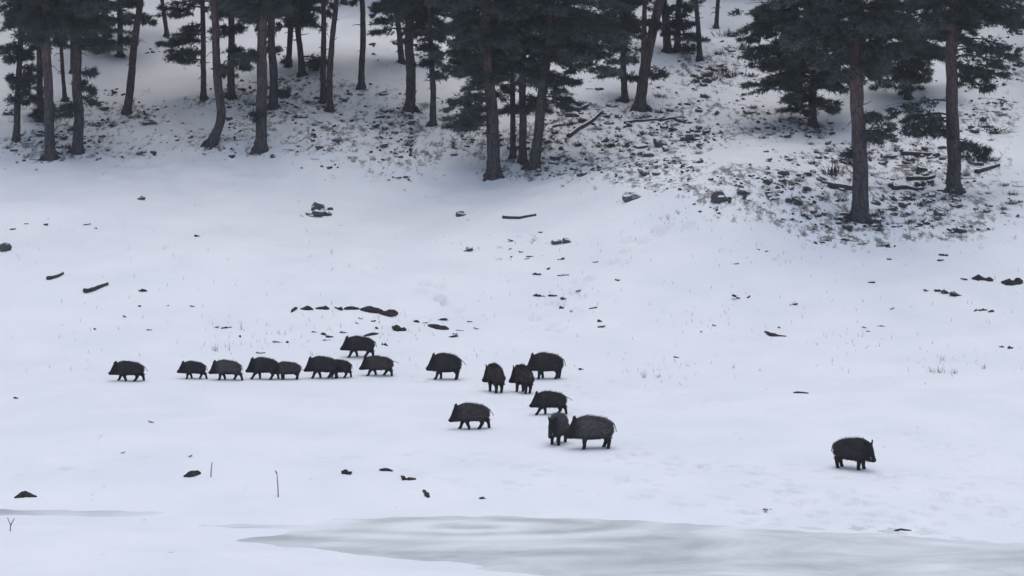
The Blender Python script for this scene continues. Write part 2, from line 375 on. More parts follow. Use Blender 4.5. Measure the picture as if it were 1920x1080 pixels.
def crown_variant(seed, H=12.0, Rm=2.7, dens=1.0, conic=False):
    rg = np.random.default_rng(seed); lm = MB(); pos = []; dr = []
    h = .1
    while h < H - .3:
        f = h / H
        prof = (1 - f) ** .8 * (0.55 + .45 * min(1, f * 9)) if conic else (math.sin(min(1, f * 1.35 + .25) * math.pi * .5) * (1 - f ** 3.0)) * (.75 if f < .12 else 1)
        nb = rg.integers(3, 6) if f < .85 else 3
        a0 = rg.random() * 6.28
        for b in range(nb):
            a = a0 + b * 6.28 / nb + rg.normal(0, .35); L = Rm * prof * (.6 + .6 * rg.random())
            if L < .25: continue
            rise = (-.25 + .75 * f) * L + rg.normal(0, .12) * L
            p0 = np.array([0, 0, h]); p1 = np.array([math.cos(a) * L, math.sin(a) * L, h + rise])
            P = limb_path(p0, p1, .10 * L); lm.add(*tube(P, np.linspace(.05 * (1 - f * .6), .012, 6), 4, False))
            n2 = max(3, int(L * 4.2))
            for k in range(n2):                                                    # side shoots with clumps
                s = .25 + .75 * (k + rg.random()) / n2
                q = p0 + (p1 - p0) * s; q[2] += math.sin(s * math.pi) * .10 * L
                sa = a + rg.choice([-1, 1]) * (.5 + .6 * rg.random()); sl = (.25 + .45 * rg.random()) * (1.15 - .5 * s) * min(1, L)
                e = q + np.array([math.cos(sa) * sl, math.sin(sa) * sl, rg.normal(.02, .12)])
                m = max(3, int(8.5 * dens * (.6 + .8 * rg.random())))
                tq = rg.random(m)[:, None]; pp = q + (e - q) * tq + rg.normal(0, .085, (m, 3)) * [1, 1, .7]
                pos.append(pp); dr.append(np.tile((e - q) / (np.linalg.norm(e - q) + 1e-6) * .8 + [math.cos(a) * .4, math.sin(a) * .4, .15], (m, 1)))
        h += .34 + .30 * rg.random()
    lm.add(*tube([[0, 0, -.05], [0, 0, H * .5], [0, 0, H]], [.07, .05, .015], 5, False))
    pos = np.concatenate(pos); dr = np.concatenate(dr)
    V, Fc = sprigs(pos, dr, np.full(len(pos), .24), rg, 6, .62, .085)
    return mesh_np('crown', V, Fc, M['needles'], False), lm.mesh('limbs', M['limb'])
CROWNS = [crown_variant(100 + i, 12, 3.1, 1.6) for i in range(5)] + [crown_variant(200 + i, 12, 3.2, 2.2, True) for i in range(2)]

def pad_points(c, rx, ry, rz_, n, rg):
    """shoots in a lumpy flattened pad"""
    nsub = max(3, int(3 + rx * 5)); cs = rg.normal(0, .55, (nsub, 3)) * [rx, ry, rz_]
    k = rg.integers(0, nsub, n); p = cs[k] + rg.normal(0, .19, (n, 3)) * [max(rx, .4), max(ry, .4), max(rz_, .2)]
    return c + p

TREES = []      # (x, y) of every trunk foot, used for the litter
def tree(name, label, base, wpx, pts, crown=(7.0, 18.0, 1.0), var=0, pads=(), mass=(), group=None, fork=None, world=None, seed=None):
    """base/pts in photo pixels on the trunk line; crown=(first branch height, tree height, spread); pads = low boughs (px, py, w, h, depth offset)"""
    rg = np.random.default_rng(seed if seed is not None else int(abs(base[0]) * 7 + abs(base[1]) * 13) + 5)
    B = G(*base) if world is None else np.array([world[0], world[1], zg(*world)])
    TREES.append((B[0], B[1])); s = mpp(B); r0_ = wpx * s / 2
    root = empty(name, B); tag(root, label, 'tree', group)
    hb, ht, sprd = crown
    path = [np.array([0, 0, -.35]), np.zeros(3)]
    for p in pts: path.append(at_depth(p[0], p[1], B[1]) - B)
    last = path[-1]; dv = (path[-1] - path[-2]); dv = dv / np.linalg.norm(dv) if np.linalg.norm(dv) > .01 else np.array([0, 0, 1.])
    if last[2] < hb + .5:
        q = last + dv * (hb + .6 - last[2]); path.append(q); last = q
    zz = last[2]; ax = last[:2].copy()
    while zz < ht - 1.5:
        zz += 2.2; ax = ax + dv[:2] * .35 + rg.normal(0, .05, 2); path.append(np.array([ax[0], ax[1], zz]))
    path = np.array(path)
    # resample smoothly
    dist = np.concatenate([[0], np.cumsum(np.linalg.norm(np.diff(path, axis=0), axis=1))])
    m = 62; sdist_ = np.concatenate([np.linspace(0, 1.2, 8)[:-1], np.linspace(1.2, dist[-1], m - 7)])
    pr = np.stack([np.interp(sdist_, dist, path[:, i]) for i in range(3)], 1)
    for _ in range(3): pr[8:-1] = .25 * pr[7:-2] + .5 * pr[8:-1] + .25 * pr[9:]
    hgt = np.clip(pr[:, 2], 0, ht); rad = r0_ * (1 - .80 * (hgt / ht) ** 1.1) * (1 + .55 * np.exp(-np.maximum(pr[:, 2], 0) / .22))
    pr[:, :2] += np.stack([vnoise(pr[:, 2] * .6 + base[0], pr[:, 2] * 0 + 5), vnoise(pr[:, 2] * .6 + base[0], pr[:, 2] * 0 + 25)], 1) * r0_ * .5 * np.clip(pr[:, 2:3], 0, 1)
    tm = MB(); tm.add(*tube(pr, rad, 12, True, .16, int(base[0])))
    for k in range(4):                                                             # root spurs
        a = rg.random() * 6.28; e = np.array([math.cos(a), math.sin(a)]) * r0_ * (1.7 + rg.random())
        tm.add(*tube([[0, 0, .28], [e[0] * .6, e[1] * .6, .10], [e[0], e[1], zg(B[0] + e[0], B[1] + e[1]) - B[2] - .08]], [r0_ * .5, r0_ * .38, r0_ * .2], 6))
    if fork:
        h0, pts2 = fork; p0 = np.array([np.interp(h0, pr[:, 2], pr[:, i]) for i in range(3)])
        fp = [p0] + [at_depth(x, y, B[1]) - B for x, y in pts2]; fp.append(fp[-1] + np.array([(fp[-1] - fp[-2])[0] * .5, 0, 5.]))
        tm.add(*tube(np.array(fp), np.linspace(r0_ * .62, r0_ * .3, len(fp)), 9, True, .12, 3))
    for k in range(int(3 + rg.integers(0, 6))):                                    # dead snags
        h = .8 + rg.random() * max(.5, hb - 1); p0 = np.array([np.interp(h, pr[:, 2], pr[:, i]) for i in range(3)])
        a = rg.random() * 6.28; L = r0_ + .12 + .5 * rg.random() ** 2
        tm.add(*tube([p0, p0 + [math.cos(a) * L * .6, math.sin(a) * L * .6, .03], p0 + [math.cos(a) * L, math.sin(a) * L, .1 * rg.normal()]], [.03, .02, .008], 4))
    obj('trunk', tm.mesh('trunk', M['bark']), root)
    cb = np.array([np.interp(hb, pr[:, 2], pr[:, i]) for i in range(3)])
    ca, la = CROWNS[var % len(CROWNS)]
    c = obj('crown', ca, root, cb, rg.random() * 6.28); c.scale = (sprd * 1.1, sprd * 1.1, (ht - hb) / 12)
    obj('limbs', la, c)
    allp = list(pads)
    for (x0, y0, x1, y1, n) in mass:
        for _ in range(int(n * 1.35)): allp.append((x0 + (x1 - x0) * rg.random(), y0 + (y1 - y0) * rg.random(), 30 + 40 * rg.random(), 12 + 14 * rg.random(), rg.normal(0, .9)))
    if allp:
        for p in allp:
            wood = MB(); px, py, w_, h_ = p[:4]; off = p[4] if len(p) > 4 else rg.normal(0, .5)
            cc = at_depth(px, py, B[1] + off) - B; rx = w_ * s / 2; rz_ = h_ * s / 2; ry = max(.35, rx * .8)
            hz = np.clip(cc[2] + .1 * rg.normal() + .15 * abs(cc[0]), .3, ht - 1)
            p0 = np.array([np.interp(hz, pr[:, 2], pr[:, i]) for i in range(3)])
            P = limb_path(p0, cc, .12 * np.linalg.norm(cc - p0), 6); wood.add(*tube(P, np.linspace(.055, .018, 6), 5, False))
            for k in range(4):
                e = cc + rg.normal(0, .55, 3) * [rx, ry, rz_]; f_ = rg.random(); wood.add(*tube(limb_path(P[3] + f_ * (P[4] - P[3]), e, .05, 4), [.022, .016, .012, .006], 4, False))
            n = int(50 + 220 * (rx * rz_ * 3.14) + 50 * rx)
            q = pad_points(cc, rx * 1.05, ry, rz_ * .8, n, rg)
            nl = int(n * .35); f_ = .35 + .65 * rg.random(nl); lp = np.stack([np.interp(f_ * 5, range(6), P[:, i]) for i in range(3)], 1)
            q[:nl] = lp + rg.normal(0, .16, (nl, 3)) * [1, 1, .7]; q[:, 2] -= .10 * np.linalg.norm(q[:, :2] - cc[:2], axis=1) ** 1.5
            out = (q - p0); out[:, 2] *= .3; out = out / (np.linalg.norm(out, axis=1)[:, None] + 1e-6) + [0, 0, -.1]
            bo = obj('bough', wood.mesh('bough', M['limb']), root)
            V, Fc = sprigs(q, out, np.full(n, .23), rg, 7, .65, .085)
            obj('needles', mesh_np('needles', V, Fc, M['needles'], False), bo)
    return root

BG = 'thin bare-stemmed pine deep in the forest, only its trunk in the open'
T = tree
T('pine_tree', 'slim pine with boughs almost to the ground, beside the three meadow-edge pines', (30, 263), 13, [(36, 120), (38, 0)], (5.6, 15, .7), 0,
  [(45, 105, 50, 22), (22, 150, 40, 24), (50, 165, 50, 22), (28, 185, 50, 18), (60, 130, 40, 20), (15, 110, 30, 20)], [(10, 20, 100, 90, 8)])
T('pine_tree', 'straight thick pine standing furthest out on the meadow edge, beside a bough-clad pine', (95, 299), 20, [(90, 180), (85, 60), (84, 0)], (5.8, 19, 1.0), 1, [(60, 40, 60, 30), (110, 55, 50, 25), (75, 75, 50, 20)], [(20, 0, 180, 60, 9)])
T('pine_tree', 'thick pine with short leafy boughs on its lower trunk', (146, 286), 20, [(146, 150), (148, 0)], (5.6, 18, 1.0), 2,
  [(168, 190, 26, 16), (172, 172, 24, 16), (172, 140, 22, 18), (160, 160, 30, 16), (185, 88, 60, 14), (190, 45, 50, 18), (130, 200, 36, 14), (120, 215, 40, 12)], [(110, 0, 210, 80, 8)])
T('pine_tree', 'pine half hidden behind the straight thick meadow-edge pine', (78, 228), 13, [(74, 100), (70, 0)], (5.2, 16, .8), 3, [(60, 190, 40, 24), (70, 215, 36, 18), (95, 205, 44, 20), (50, 150, 40, 24)])
T('pine_tree', 'slender wavy pine sapling behind the thick leafy-boughed pine', (122, 190), 8, [(117, 120), (113, 50), (112, 0)], (4.4, 13, .6), 0, [(108, 80, 34, 16), (120, 205, 30, 10)])
T('pine_tree', BG, (137, 137), 9, [(134, 0)], (5, 15, .8), 1, group='thin pines deep in the forest')
T('pine_tree', 'bare pine leaning uphill, alone in the snowy forest gap', (238, 211), 15, [(247, 130), (258, 40), (264, 0)], (6.6, 18, .9), 2, [(278, 40, 22, 10), (240, 5, 60, 20)])
T('pine_tree', 'pine with a drooping bough just uphill of the leaning pine', (226, 107), 11, [(223, 0)], (3.6, 15, .9), 3, [(200, 38, 70, 14), (245, 30, 50, 14), (190, 80, 90, 12), (180, 95, 60, 12), (250, 75, 30, 12)])
T('pine_tree', BG, (201, 70), 12, [(196, 0)], (3.5, 15, .9), 4, [(185, 10, 60, 24), (170, 35, 40, 16)], group='thin pines deep in the forest')
T('pine_tree', BG, (313, 68), 8, [(308, 30), (304, 0)], (5.5, 15, .7), 0, group='thin pines deep in the forest')
T('pine_tree', 'pine with wide low boughs right behind the crooked-footed pine', (382, 187), 11, [(381, 100), (380, 0)], (5.0, 16, .9), 1,
  [(345, 72, 70, 22), (320, 82, 50, 16), (330, 105, 50, 16), (350, 115, 40, 14), (360, 55, 50, 16), (330, 25, 50, 12), (318, 15, 40, 14), (355, 100, 50, 14)])
T('pine_tree', 'pine with a crooked S-shaped foot at the meadow edge', (397, 271), 18, [(405, 250), (417, 224), (412, 185), (405, 150), (403, 60), (400, 0)], (7.2, 18, .9), 2, [(420, 130, 26, 10)])
T('pine_tree', 'dark pine with ragged side boughs behind the crooked-footed pine', (434, 184), 14, [(433, 90), (432, 0)], (4.2, 17, .9), 3, [(450, 95, 40, 16), (470, 110, 40, 12), (415, 60, 34, 20), (450, 55, 50, 26), (425, 140, 26, 10), (460, 125, 40, 10)], [(415, 0, 480, 40, 5)])
T('pine_tree', 'straight thick pine at the meadow edge with one long low bough', (488, 281), 22, [(490, 180), (492, 60), (493, 0)], (6.9, 19, 1.0), 4, [(465, 108, 44, 10), (450, 118, 30, 10), (480, 216, 16, 12), (470, 30, 70, 30)], [(430, 0, 560, 30, 6)])
T('pine_tree', 'dark pine close behind the straight thick meadow-edge pine', (512, 203), 16, [(511, 100), (508, 0)], (5.2, 18, .9), 0, [(520, 95, 30, 16), (535, 175, 30, 10), (500, 60, 30, 14)])
T('pine_tree', 'dark bushy-topped pine, one of a close pair uphill', (541, 124), 11, [(543, 60), (546, 0)], (2.2, 14, .7), 5, [(548, 40, 46, 30), (550, 15, 46, 30), (536, 118, 24, 8)])
T('pine_tree', 'bent pine of the close pair uphill, brush at its foot', (567, 141), 12, [(562, 90), (557, 50), (555, 0)], (2.8, 15, .7), 1, [(560, 20, 46, 26), (575, 10, 40, 18), (590, 120, 40, 14), (600, 112, 24, 10)])
T('pine_tree', 'upright stem of the paired pines that touch at the foot', (606, 191), 11, [(607, 100), (606, 0)], (6.8, 17, .8), 2)
T('pine_tree', 'leaning stem of the paired pines that touch at the foot', (619, 208), 12, [(618, 150), (624, 60), (630, 0)], (7.4, 17, .8), 3)
T('pine_tree', 'lone bare pine with a slight bow in the middle of a snow gap', (678, 164), 12, [(677, 120), (681, 60), (680, 0)], (6.2, 17, .8), 4)
T('pine_tree', BG, (646, 8), 9, [(644, 0)], (4, 14, .7), 0, [(640, 15, 22, 8)], group='thin pines deep in the forest')
T('pine_tree', 'leaning dark pine with layered boughs uphill of a thick straight pine', (754, 118), 11, [(747, 60), (742, 0)], (3.4, 15, .8), 5, [(722, 15, 50, 14), (728, 40, 60, 12), (718, 60, 36, 10), (735, 5, 40, 12)])
T('pine_tree', 'thick straight reddish pine beside the slim low-boughed pine', (768, 206), 19, [(769, 100), (769, 0)], (5.4, 19, 1.0), 1, [(750, 8, 50, 18), (795, 30, 40, 20)], [(740, 0, 830, 30, 4)])
T('pine_tree', 'slim pine wrapped in boughs from head height, left alone beside the big clump', (812, 235), 12, [(811, 160), (807, 60), (805, 0)], (4.4, 15, .7), 6,
  [(805, 118, 44, 26), (800, 90, 48, 26), (812, 60, 56, 30), (798, 35, 60, 26), (820, 20, 50, 24), (822, 140, 34, 10)])
T('pine_tree', 'foremost thick pine of the dark clump, boughs sweeping low over snow', (925, 329), 25, [(921, 220), (915, 120), (910, 0)], (6.0, 19, 1.15), 0,
  [(878, 182, 70, 14), (858, 192, 50, 12), (882, 205, 70, 18), (862, 222, 56, 14), (858, 236, 56, 10), (890, 225, 60, 22), (880, 130, 70, 26), (850, 100, 70, 24), (845, 55, 60, 26), (900, 155, 60, 24), (876, 240, 70, 10)],
  [(830, 0, 960, 150, 22)])
T('pine_tree', 'thinnest stem inside the dark pine clump', (962, 296), 11, [(962, 200), (961, 100), (960, 0)], (4.6, 16, .8), 6, [(955, 205, 50, 12), (950, 170, 50, 24), (945, 110, 50, 30)], [(900, 20, 1010, 160, 10)])
T('pine_tree', 'dark upright stem in the middle of the pine clump', (980, 304), 15, [(981, 200), (981, 0)], (4.6, 17, .9), 2, [(1000, 190, 50, 24), (975, 205, 60, 12), (1005, 150, 50, 30), (990, 125, 60, 30), (1020, 205, 26, 14)], [(950, 20, 1080, 170, 14)])
T('pine_tree', 'leaning thick pine at the uphill side of the dark clump', (1001, 314), 20, [(1010, 240), (1020, 150), (1027, 80), (1032, 0)], (5.6, 18, 1.15), 3,
  [(1060, 190, 40, 18), (1070, 205, 26, 16), (1050, 170, 50, 16), (1085, 130, 70, 26), (1120, 100, 70, 26), (1070, 95, 70, 30), (1140, 60, 60, 26), (1100, 40, 80, 40), (1130, 130, 60, 14)], [(1020, 0, 1170, 120, 18)])
T('pine_tree', 'slim pine with a level bough crossing the forked pine', (1172, 190), 12, [(1169, 100), (1167, 0)], (5.0, 16, .8), 4, [(1150, 138, 50, 10), (1185, 146, 50, 10), (1160, 90, 60, 24), (1195, 60, 40, 18), (1185, 112, 26, 8)], [(1130, 0, 1210, 70, 8)])
T('pine_tree', 'forked pine with two stems parting above its broad foot', (1199, 204), 21, [(1206, 140), (1216, 100), (1228, 50), (1240, 0)], (6.2, 18, .9), 0, [(1232, 143, 34, 8), (1240, 138, 22, 8), (1225, 45, 40, 16)], fork=(1.4, [(1207, 110), (1208, 40), (1209, 0)]))
T('pine_tree', 'dark boughed pine uphill of the forked pine, low shrub beside it', (1252, 98), 15, [(1247, 40), (1243, 0)], (3.0, 15, .8), 5, [(1270, 48, 44, 24), (1255, 20, 46, 24), (1285, 45, 30, 14), (1250, 58, 30, 14)])
T('pine_tree', 'partner of the dark boughed pine, close uphill stem', (1270, 96), 12, [(1272, 40), (1273, 0)], (3.6, 15, .8), 1, [(1290, 70, 30, 16), (1290, 92, 30, 10), (1285, 15, 40, 18)])
T('pine_tree', 'slim straight pine on the bare rise beyond the forked pine', (1312, 112), 10, [(1308, 50), (1305, 0)], (4.2, 15, .7), 2, [(1300, 72, 60, 5)])
T('pine_tree', BG, (1343, 52), 8, [(1346, 0)], (4.6, 14, .7), 3, group='thin pines deep in the forest')
T('pine_tree', 'bushy dark conifer with boughs nearly touching the ground, behind the thickest trunk', (1524, 236), 15, [(1526, 150), (1528, 0)], (1.7, 15, 1.15), 6,
  [(1440, 155, 60, 14), (1470, 165, 70, 12), (1430, 120, 60, 30), (1470, 125, 80, 30), (1450, 85, 70, 26), (1500, 100, 80, 34), (1500, 185, 70, 14), (1560, 150, 70, 26), (1540, 190, 60, 16), (1490, 205, 60, 10), (1440, 40, 80, 26), (1420, 20, 60, 24), (1410, 70, 40, 20), (1520, 212, 34, 14), (1560, 205, 40, 12)],
  [(1420, 0, 1620, 170, 26)])
T('pine_tree', 'thickest pine trunk, standing well out on the open slope', (1612, 411), 31, [(1612, 300), (1610, 200), (1606, 100), (1600, 0)], (6.2, 20, 1.25), 1,
  [(1596, 290, 34, 12), (1650, 225, 50, 30), (1655, 250, 50, 22), (1645, 262, 30, 14), (1560, 120, 60, 26), (1640, 140, 70, 24), (1590, 60, 80, 30), (1660, 100, 70, 26)], [(1520, 0, 1720, 130, 18)])
T('pine_tree', 'dark conifer between the two big trunks on the slope', (1702, 186), 12, [(1704, 100), (1706, 0)], (1.6, 15, 1.0), 5,
  [(1690, 140, 60, 20), (1720, 125, 60, 22), (1705, 165, 34, 16), (1690, 100, 70, 26), (1725, 80, 60, 26), (1660, 160, 50, 14)], [(1660, 0, 1780, 150, 14)])
T('pine_tree', 'big double-topped pine with flared foot, last on the slope', (1790, 360), 27, [(1786, 300), (1782, 200), (1784, 120), (1789, 60), (1788, 0)], (7.0, 19, 1.15), 4,
  [(1745, 232, 60, 22), (1720, 222, 60, 22), (1705, 205, 50, 18), (1762, 250, 40, 22), (1735, 250, 50, 20), (1700, 240, 60, 20), (1830, 280, 40, 10), (1845, 292, 26, 10), (1815, 275, 30, 10), (1850, 95, 60, 22), (1870, 120, 50, 20), (1840, 135, 50, 20), (1860, 145, 40, 20), (1885, 90, 40, 22), (1815, 150, 40, 16), (1895, 110, 30, 18), (1855, 165, 44, 14)],
  [(1800, 0, 1915, 50, 10)], fork=(6.2, [(1796, 60), (1804, 20), (1806, 0)]))
# more of the same forest: the stand goes on uphill and to both sides
rgf = np.random.default_rng(5); spots = []
for _ in range(1500):
    y = 122 + 62 * rgf.random(); x = (rgf.random() - .5) * 2 * (.30 * y); u = x / y * F + 960
    zt = zg(x, y); row = 540 - F * math.tan(math.atan2(zt - CAM_H, y) + PITCH)
    if -60 < u < 1980 and row > -12: continue                                     # not where the photograph shows open snow
    if all((x - a) ** 2 + (y - b) ** 2 > 3.3 ** 2 for a, b in TREES + spots): spots.append((x, y))
    if len(spots) >= 110: break
for i, (x, y) in enumerate(spots):
    T('pine_tree', 'pine of the dense stand further up the hill', (i * 37 % 900, i), 11 + 8 * rgf.random(), [], (3.5 + 2.5 * rgf.random(), 15 + 5 * rgf.random(), 1.05 + .3 * rgf.random()), i, group='pines further up the hill', world=(x, y), seed=900 + i)

# ------------------------------------------------------------------ stones, soil ledges, brush, logs
def rock_mesh(seed, mat, lobes=1):
    rg = np.random.default_rng(seed); bm = bmesh.new()
    for l in range(lobes):
        g_ = bmesh.ops.create_icosphere(bm, subdivisions=2 if lobes == 1 else 1, radius=1)['verts']
        offs = rg.normal(0, 1, (7, 3)); amp = rg.normal(0, .34, 7); sz = 1 if lobes == 1 else .38 + .28 * rg.random()
        ce = np.zeros(3) if lobes == 1 else np.array([-.75 + 1.5 * l / (lobes - 1) + rg.normal(0, .1), rg.normal(0, .22), rg.normal(0, .12)])
        for v in g_:
            c = np.array(v.co); k = sum(a * math.sin(2.2 * float(o @ c) + 1.7 * j) for j, (o, a) in enumerate(zip(offs, amp)))
            v.co = Vector(ce + c * sz * (1 + .55 * k + rg.normal(0, .10)) * ([1, 1, 1] if lobes == 1 else [1.25, 1, 1.15]))
    me = bpy.data.meshes.new('stone'); bm.to_mesh(me); bm.free(); me.materials.append(mat)
    me.polygons.foreach_set('use_smooth', [False] * len(me.polygons)); return me
ROCK = [rock_mesh(i, M['rock']) for i in range(8)]; CLOD = [rock_mesh(30 + i, M['clod'], 3 + i % 3) for i in range(9)]
def tuft_mesh(seed, mat, n, hgt, spread, wd, lean=.5):
    rg = np.random.default_rng(seed); V = []; Fc = []
    for i in range(n):
        b = np.append(rg.normal(0, .42, 2) * spread, -.08); d = np.append(b[:2] * 1.2 + rg.normal(0, lean, 2), 1.0); d /= np.linalg.norm(d)
        L = hgt * (.45 + .7 * rg.random()); s = np.array([rg.normal(), rg.normal(), 0]); s /= np.linalg.norm(s); s *= wd * (.6 + .8 * rg.random())
        mid = b + d * L * .55 + np.array([0, 0, .02]); tip = b + d * L + np.append(rg.normal(0, .12, 2) * hgt, -.06 * hgt)
        k = len(V); V += [b - s, b + s, mid + s * .7, mid - s * .7, tip]; Fc += [(k, k + 1, k + 2), (k, k + 2, k + 3), (k + 3, k + 2, k + 4)]
    k = len(V); V += [np.array([0, 0, .06])] + [np.array([math.cos(j * .785) * spread * .45, math.sin(j * .785) * spread * .45, -.10]) for j in range(8)]
    Fc += [(k, k + 1 + j, k + 1 + (j + 1) % 8) for j in range(8)]
    return mesh_np('tuft', np.array(V), np.array(Fc), mat, False)
HEATH = [tuft_mesh(50 + i, M['heather'], 90, .9, 1.0, .035, .6) for i in range(6)]
GRASS = [tuft_mesh(70 + i, M['grass'], 16, 1.0, .6, .022, .30) for i in range(5)]
def stick_mesh(seed, mat):
    rg = np.random.default_rng(seed); mb = MB()
    P = np.array([[t, .12 * math.sin(t * 3 + seed), .05 + .06 * rg.random()] for t in np.linspace(-1, 1, 7)])
    mb.add(*tube(P, np.linspace(.055, .025, 7), 6))
    for k in range(4):
        i = 2 + k % 4; a = rg.choice([-1, 1]) * (.5 + .5 * rg.random()); L = .3 + .4 * rg.random()
        mb.add(*tube([P[i], P[i] + [L * .5 * math.cos(a), L * .5 * math.sin(a), .06], P[i] + [L * math.cos(a), L * math.sin(a), .04 + .1 * rg.random()]], [.025, .018, .008], 5))
    return mb.mesh('stick', mat)
STICK = [stick_mesh(90 + i, M['dead']) for i in range(5)]
PIECES = []                                                   # (x, y, size) for the litter mask
rgd = np.random.default_rng(21)
def piece(kind, px, py, w_, h_, label, group=None, cat=None, name=None):
    g = G(px, py + h_ * .45); s = mpp(g); W = w_ * s / 2; H = max(h_ * s * .55, .03)
    PIECES.append((g[0], g[1], W))
    if kind == 'stone': me = ROCK[rgd.integers(8)]; nm, ct = 'stone', 'stone'; sc = (W, W * (.6 + .3 * rgd.random()), H)
    elif kind == 'clod': me = CLOD[rgd.integers(9)]; nm, ct = 'earth_clod', 'earth clod'; sc = (W * 1.05, W * (.45 + .4 * rgd.random()), H * .8)
    elif kind == 'heath': me = HEATH[rgd.integers(6)]; nm, ct = 'heather_tuft', 'shrub'; sc = (W * 1.05, W, H * 1.9)
    elif kind == 'grass': me = GRASS[rgd.integers(5)]; nm, ct = 'dry_grass_tuft', 'grass'; sc = (W, W, h_ * s)
    else: me = STICK[rgd.integers(5)]; nm, ct = 'fallen_branch', 'branch'; sc = (W, W * .9, W * .9)
    o = obj(name or nm, me, None, (g[0], g[1], g[2] + (H * .25 if kind in ('stone', 'clod') else 0)), rgd.normal(0, .5) if kind != 'heath' else rgd.random() * 6)
    o.scale = sc
    if kind in ('stone', 'clod'): o.rotation_euler = (rgd.normal(0, .25), rgd.normal(0, .25), rgd.normal(0, .4))
    if kind == 'branch': o.rotation_euler = (math.atan2(zg(g[0], g[1] + .4) - zg(g[0], g[1] - .4), .8), 0, rgd.normal(0, .5))
    return tag(o, label, cat or ct, group)
def ledge(pts, th, name, label, cat, group=None, mat='soil', lift=.0, sides=9):
    """irregular length of bare soil or wood lying along a line of ground points"""
    P = [G(*p) for p in pts]; base = P[len(P) // 2]; s = mpp(base); seg = []
    for a, b in zip(P[:-1], P[1:]):
        n = max(3, int(np.linalg.norm(b - a) / .12))
        for t in np.linspace(0, 1, n, endpoint=False): seg.append(a + (b - a) * t)
    seg.append(P[-1]); seg = np.array(seg); n = len(seg)
    rg = np.random.default_rng(int(pts[0][0] * 3 + pts[0][1])); r_ = th * s * .62
    if mat == 'soil': rad = r_ * (.75 + .5 * vnoise(np.arange(n) * .55 + pts[0][0], np.zeros(n)) * 2 + .15) * np.sqrt(np.clip(np.sin(np.linspace(.12, math.pi - .12, n)), .1, 1)); rad = np.maximum(rad, r_ * .3)
    else: rad = r_ * np.linspace(1, .7, n)
    for i in range(n): seg[i, 2] = zg(seg[i, 0], seg[i, 1]) + lift + rad[i] * (.25 if mat == 'soil' else .55)
    V, Fc = tube(seg - base, rad, sides, True, .45 if mat == 'soil' else .12, 3)
    mb = MB(); mb.add(V, Fc)
    for p in seg[::3]: PIECES.append((p[0], p[1], r_ * .6))
    return tag(obj(name, mb.mesh(name, M[mat], mat != 'soil'), None, base), label, cat, group)

L_ = ledge
bank = 'bare soil in the broken bank edge above the boars'
L_([(546, 586), (557, 577)], 5, 'soil_ledge', 'small tilted crumb of bare soil ending the broken bank line', 'soil ledge')
L_([(564, 580), (587, 581)], 11, 'soil_ledge', 'short dark soil lump, next to the tilted crumb in the bank line', 'soil ledge')
L_([(592, 579), (617, 580)], 10, 'soil_ledge', 'short even dark soil lump between two others in the bank line', 'soil ledge')
L_([(628, 577), (642, 582)], 8, 'soil_ledge', 'smallest slanting soil lump in the middle of the bank line', 'soil ledge')
L_([(645, 580), (674, 580)], 8, 'soil_ledge', 'thin level soil strip in the bank line', 'soil ledge')
L_([(676, 581), (700, 585), (722, 588)], 11, 'soil_ledge', 'long dark soil strip sloping down along the bank line', 'soil ledge')
L_([(712, 588), (730, 592), (745, 588)], 12, 'soil_ledge', 'thickest dark soil lump at the lower end of the bank line', 'soil ledge')
L_([(736, 613), (748, 621), (761, 619)], 10, 'soil_ledge', 'dark soil hollow just below the end of the bank line', 'soil ledge')
L_([(804, 611), (820, 616), (841, 618)], 11, 'soil_ledge', 'lone long dark soil lump above the gap in the boar line', 'soil ledge')
L_([(682, 631), (709, 626)], 7, 'soil_ledge', 'soil strip right behind the boar that walks above the line', 'soil ledge')
L_([(1434, 622), (1446, 630), (1474, 631)], 8, 'soil_ledge', 'solitary curved dark soil edge on the smooth slope', 'soil ledge')
L_([(344, 894), (360, 892), (376, 888)], 9, 'soil_ledge', 'dark soil lump beside the thin stick in the meadow', 'soil ledge')
L_([(27, 934), (48, 930), (69, 932)], 9, 'soil_ledge', 'dark soil lump by the narrow ice strip', 'soil ledge')
L_([(712, 881), (736, 884)], 7, 'soil_ledge', 'small flat soil piece between two darker ones near the ice', 'soil ledge')
L_([(753, 893), (758, 900), (780, 899)], 7, 'soil_ledge', 'bent dark soil piece near the ice', 'soil ledge')
L_([(794, 920), (803, 933)], 9, 'soil_ledge', 'upright dark soil clump nearest the ice edge', 'soil ledge')
L_([(1660, 996), (1709, 995)], 4, 'soil_ledge', 'thin bare soil line along the ice shore', 'soil ledge')
L_([(1822, 523), (1840, 524), (1862, 527)], 10, 'soil_ledge', 'long dark soil ledge below the double-topped pine', 'soil ledge')
L_([(1878, 530), (1897, 534), (1916, 530)], 13, 'soil_ledge', 'thick dark soil ledge, last in the row below the double-topped pine', 'soil ledge')
L_([(1488, 737), (1516, 738)], 8, 'soil_ledge', 'small dark soil patch on the flat above the lone boar', 'soil ledge')
L_([(943, 409), (975, 410), (1005, 404)], 6, 'fallen_log', 'thin fallen log lying alone on the open slope below the clump', 'log', mat='dead')
L_([(158, 549), (174, 545), (201, 534)], 9, 'fallen_log', 'short dark log slanting on the open meadow', 'log', mat='dead')
L_([(90, 525), (104, 521), (117, 514)], 8, 'fallen_log', 'shorter dark log stub beside the slanting log', 'log', mat='dead')
L_([(1066, 258), (1095, 238), (1128, 212)], 8, 'fallen_log', 'straight log lying up the slope between clump and forked pine', 'log', mat='dead')
L_([(1690, 290), (1720, 291), (1755, 291)], 8, 'fallen_log', 'level log between the two big trunks on the slope', 'log', mat='dead')
L_([(1700, 338), (1725, 337), (1752, 332)], 8, 'fallen_log', 'dark log just uphill of the flared-foot pine', 'log', mat='dead')
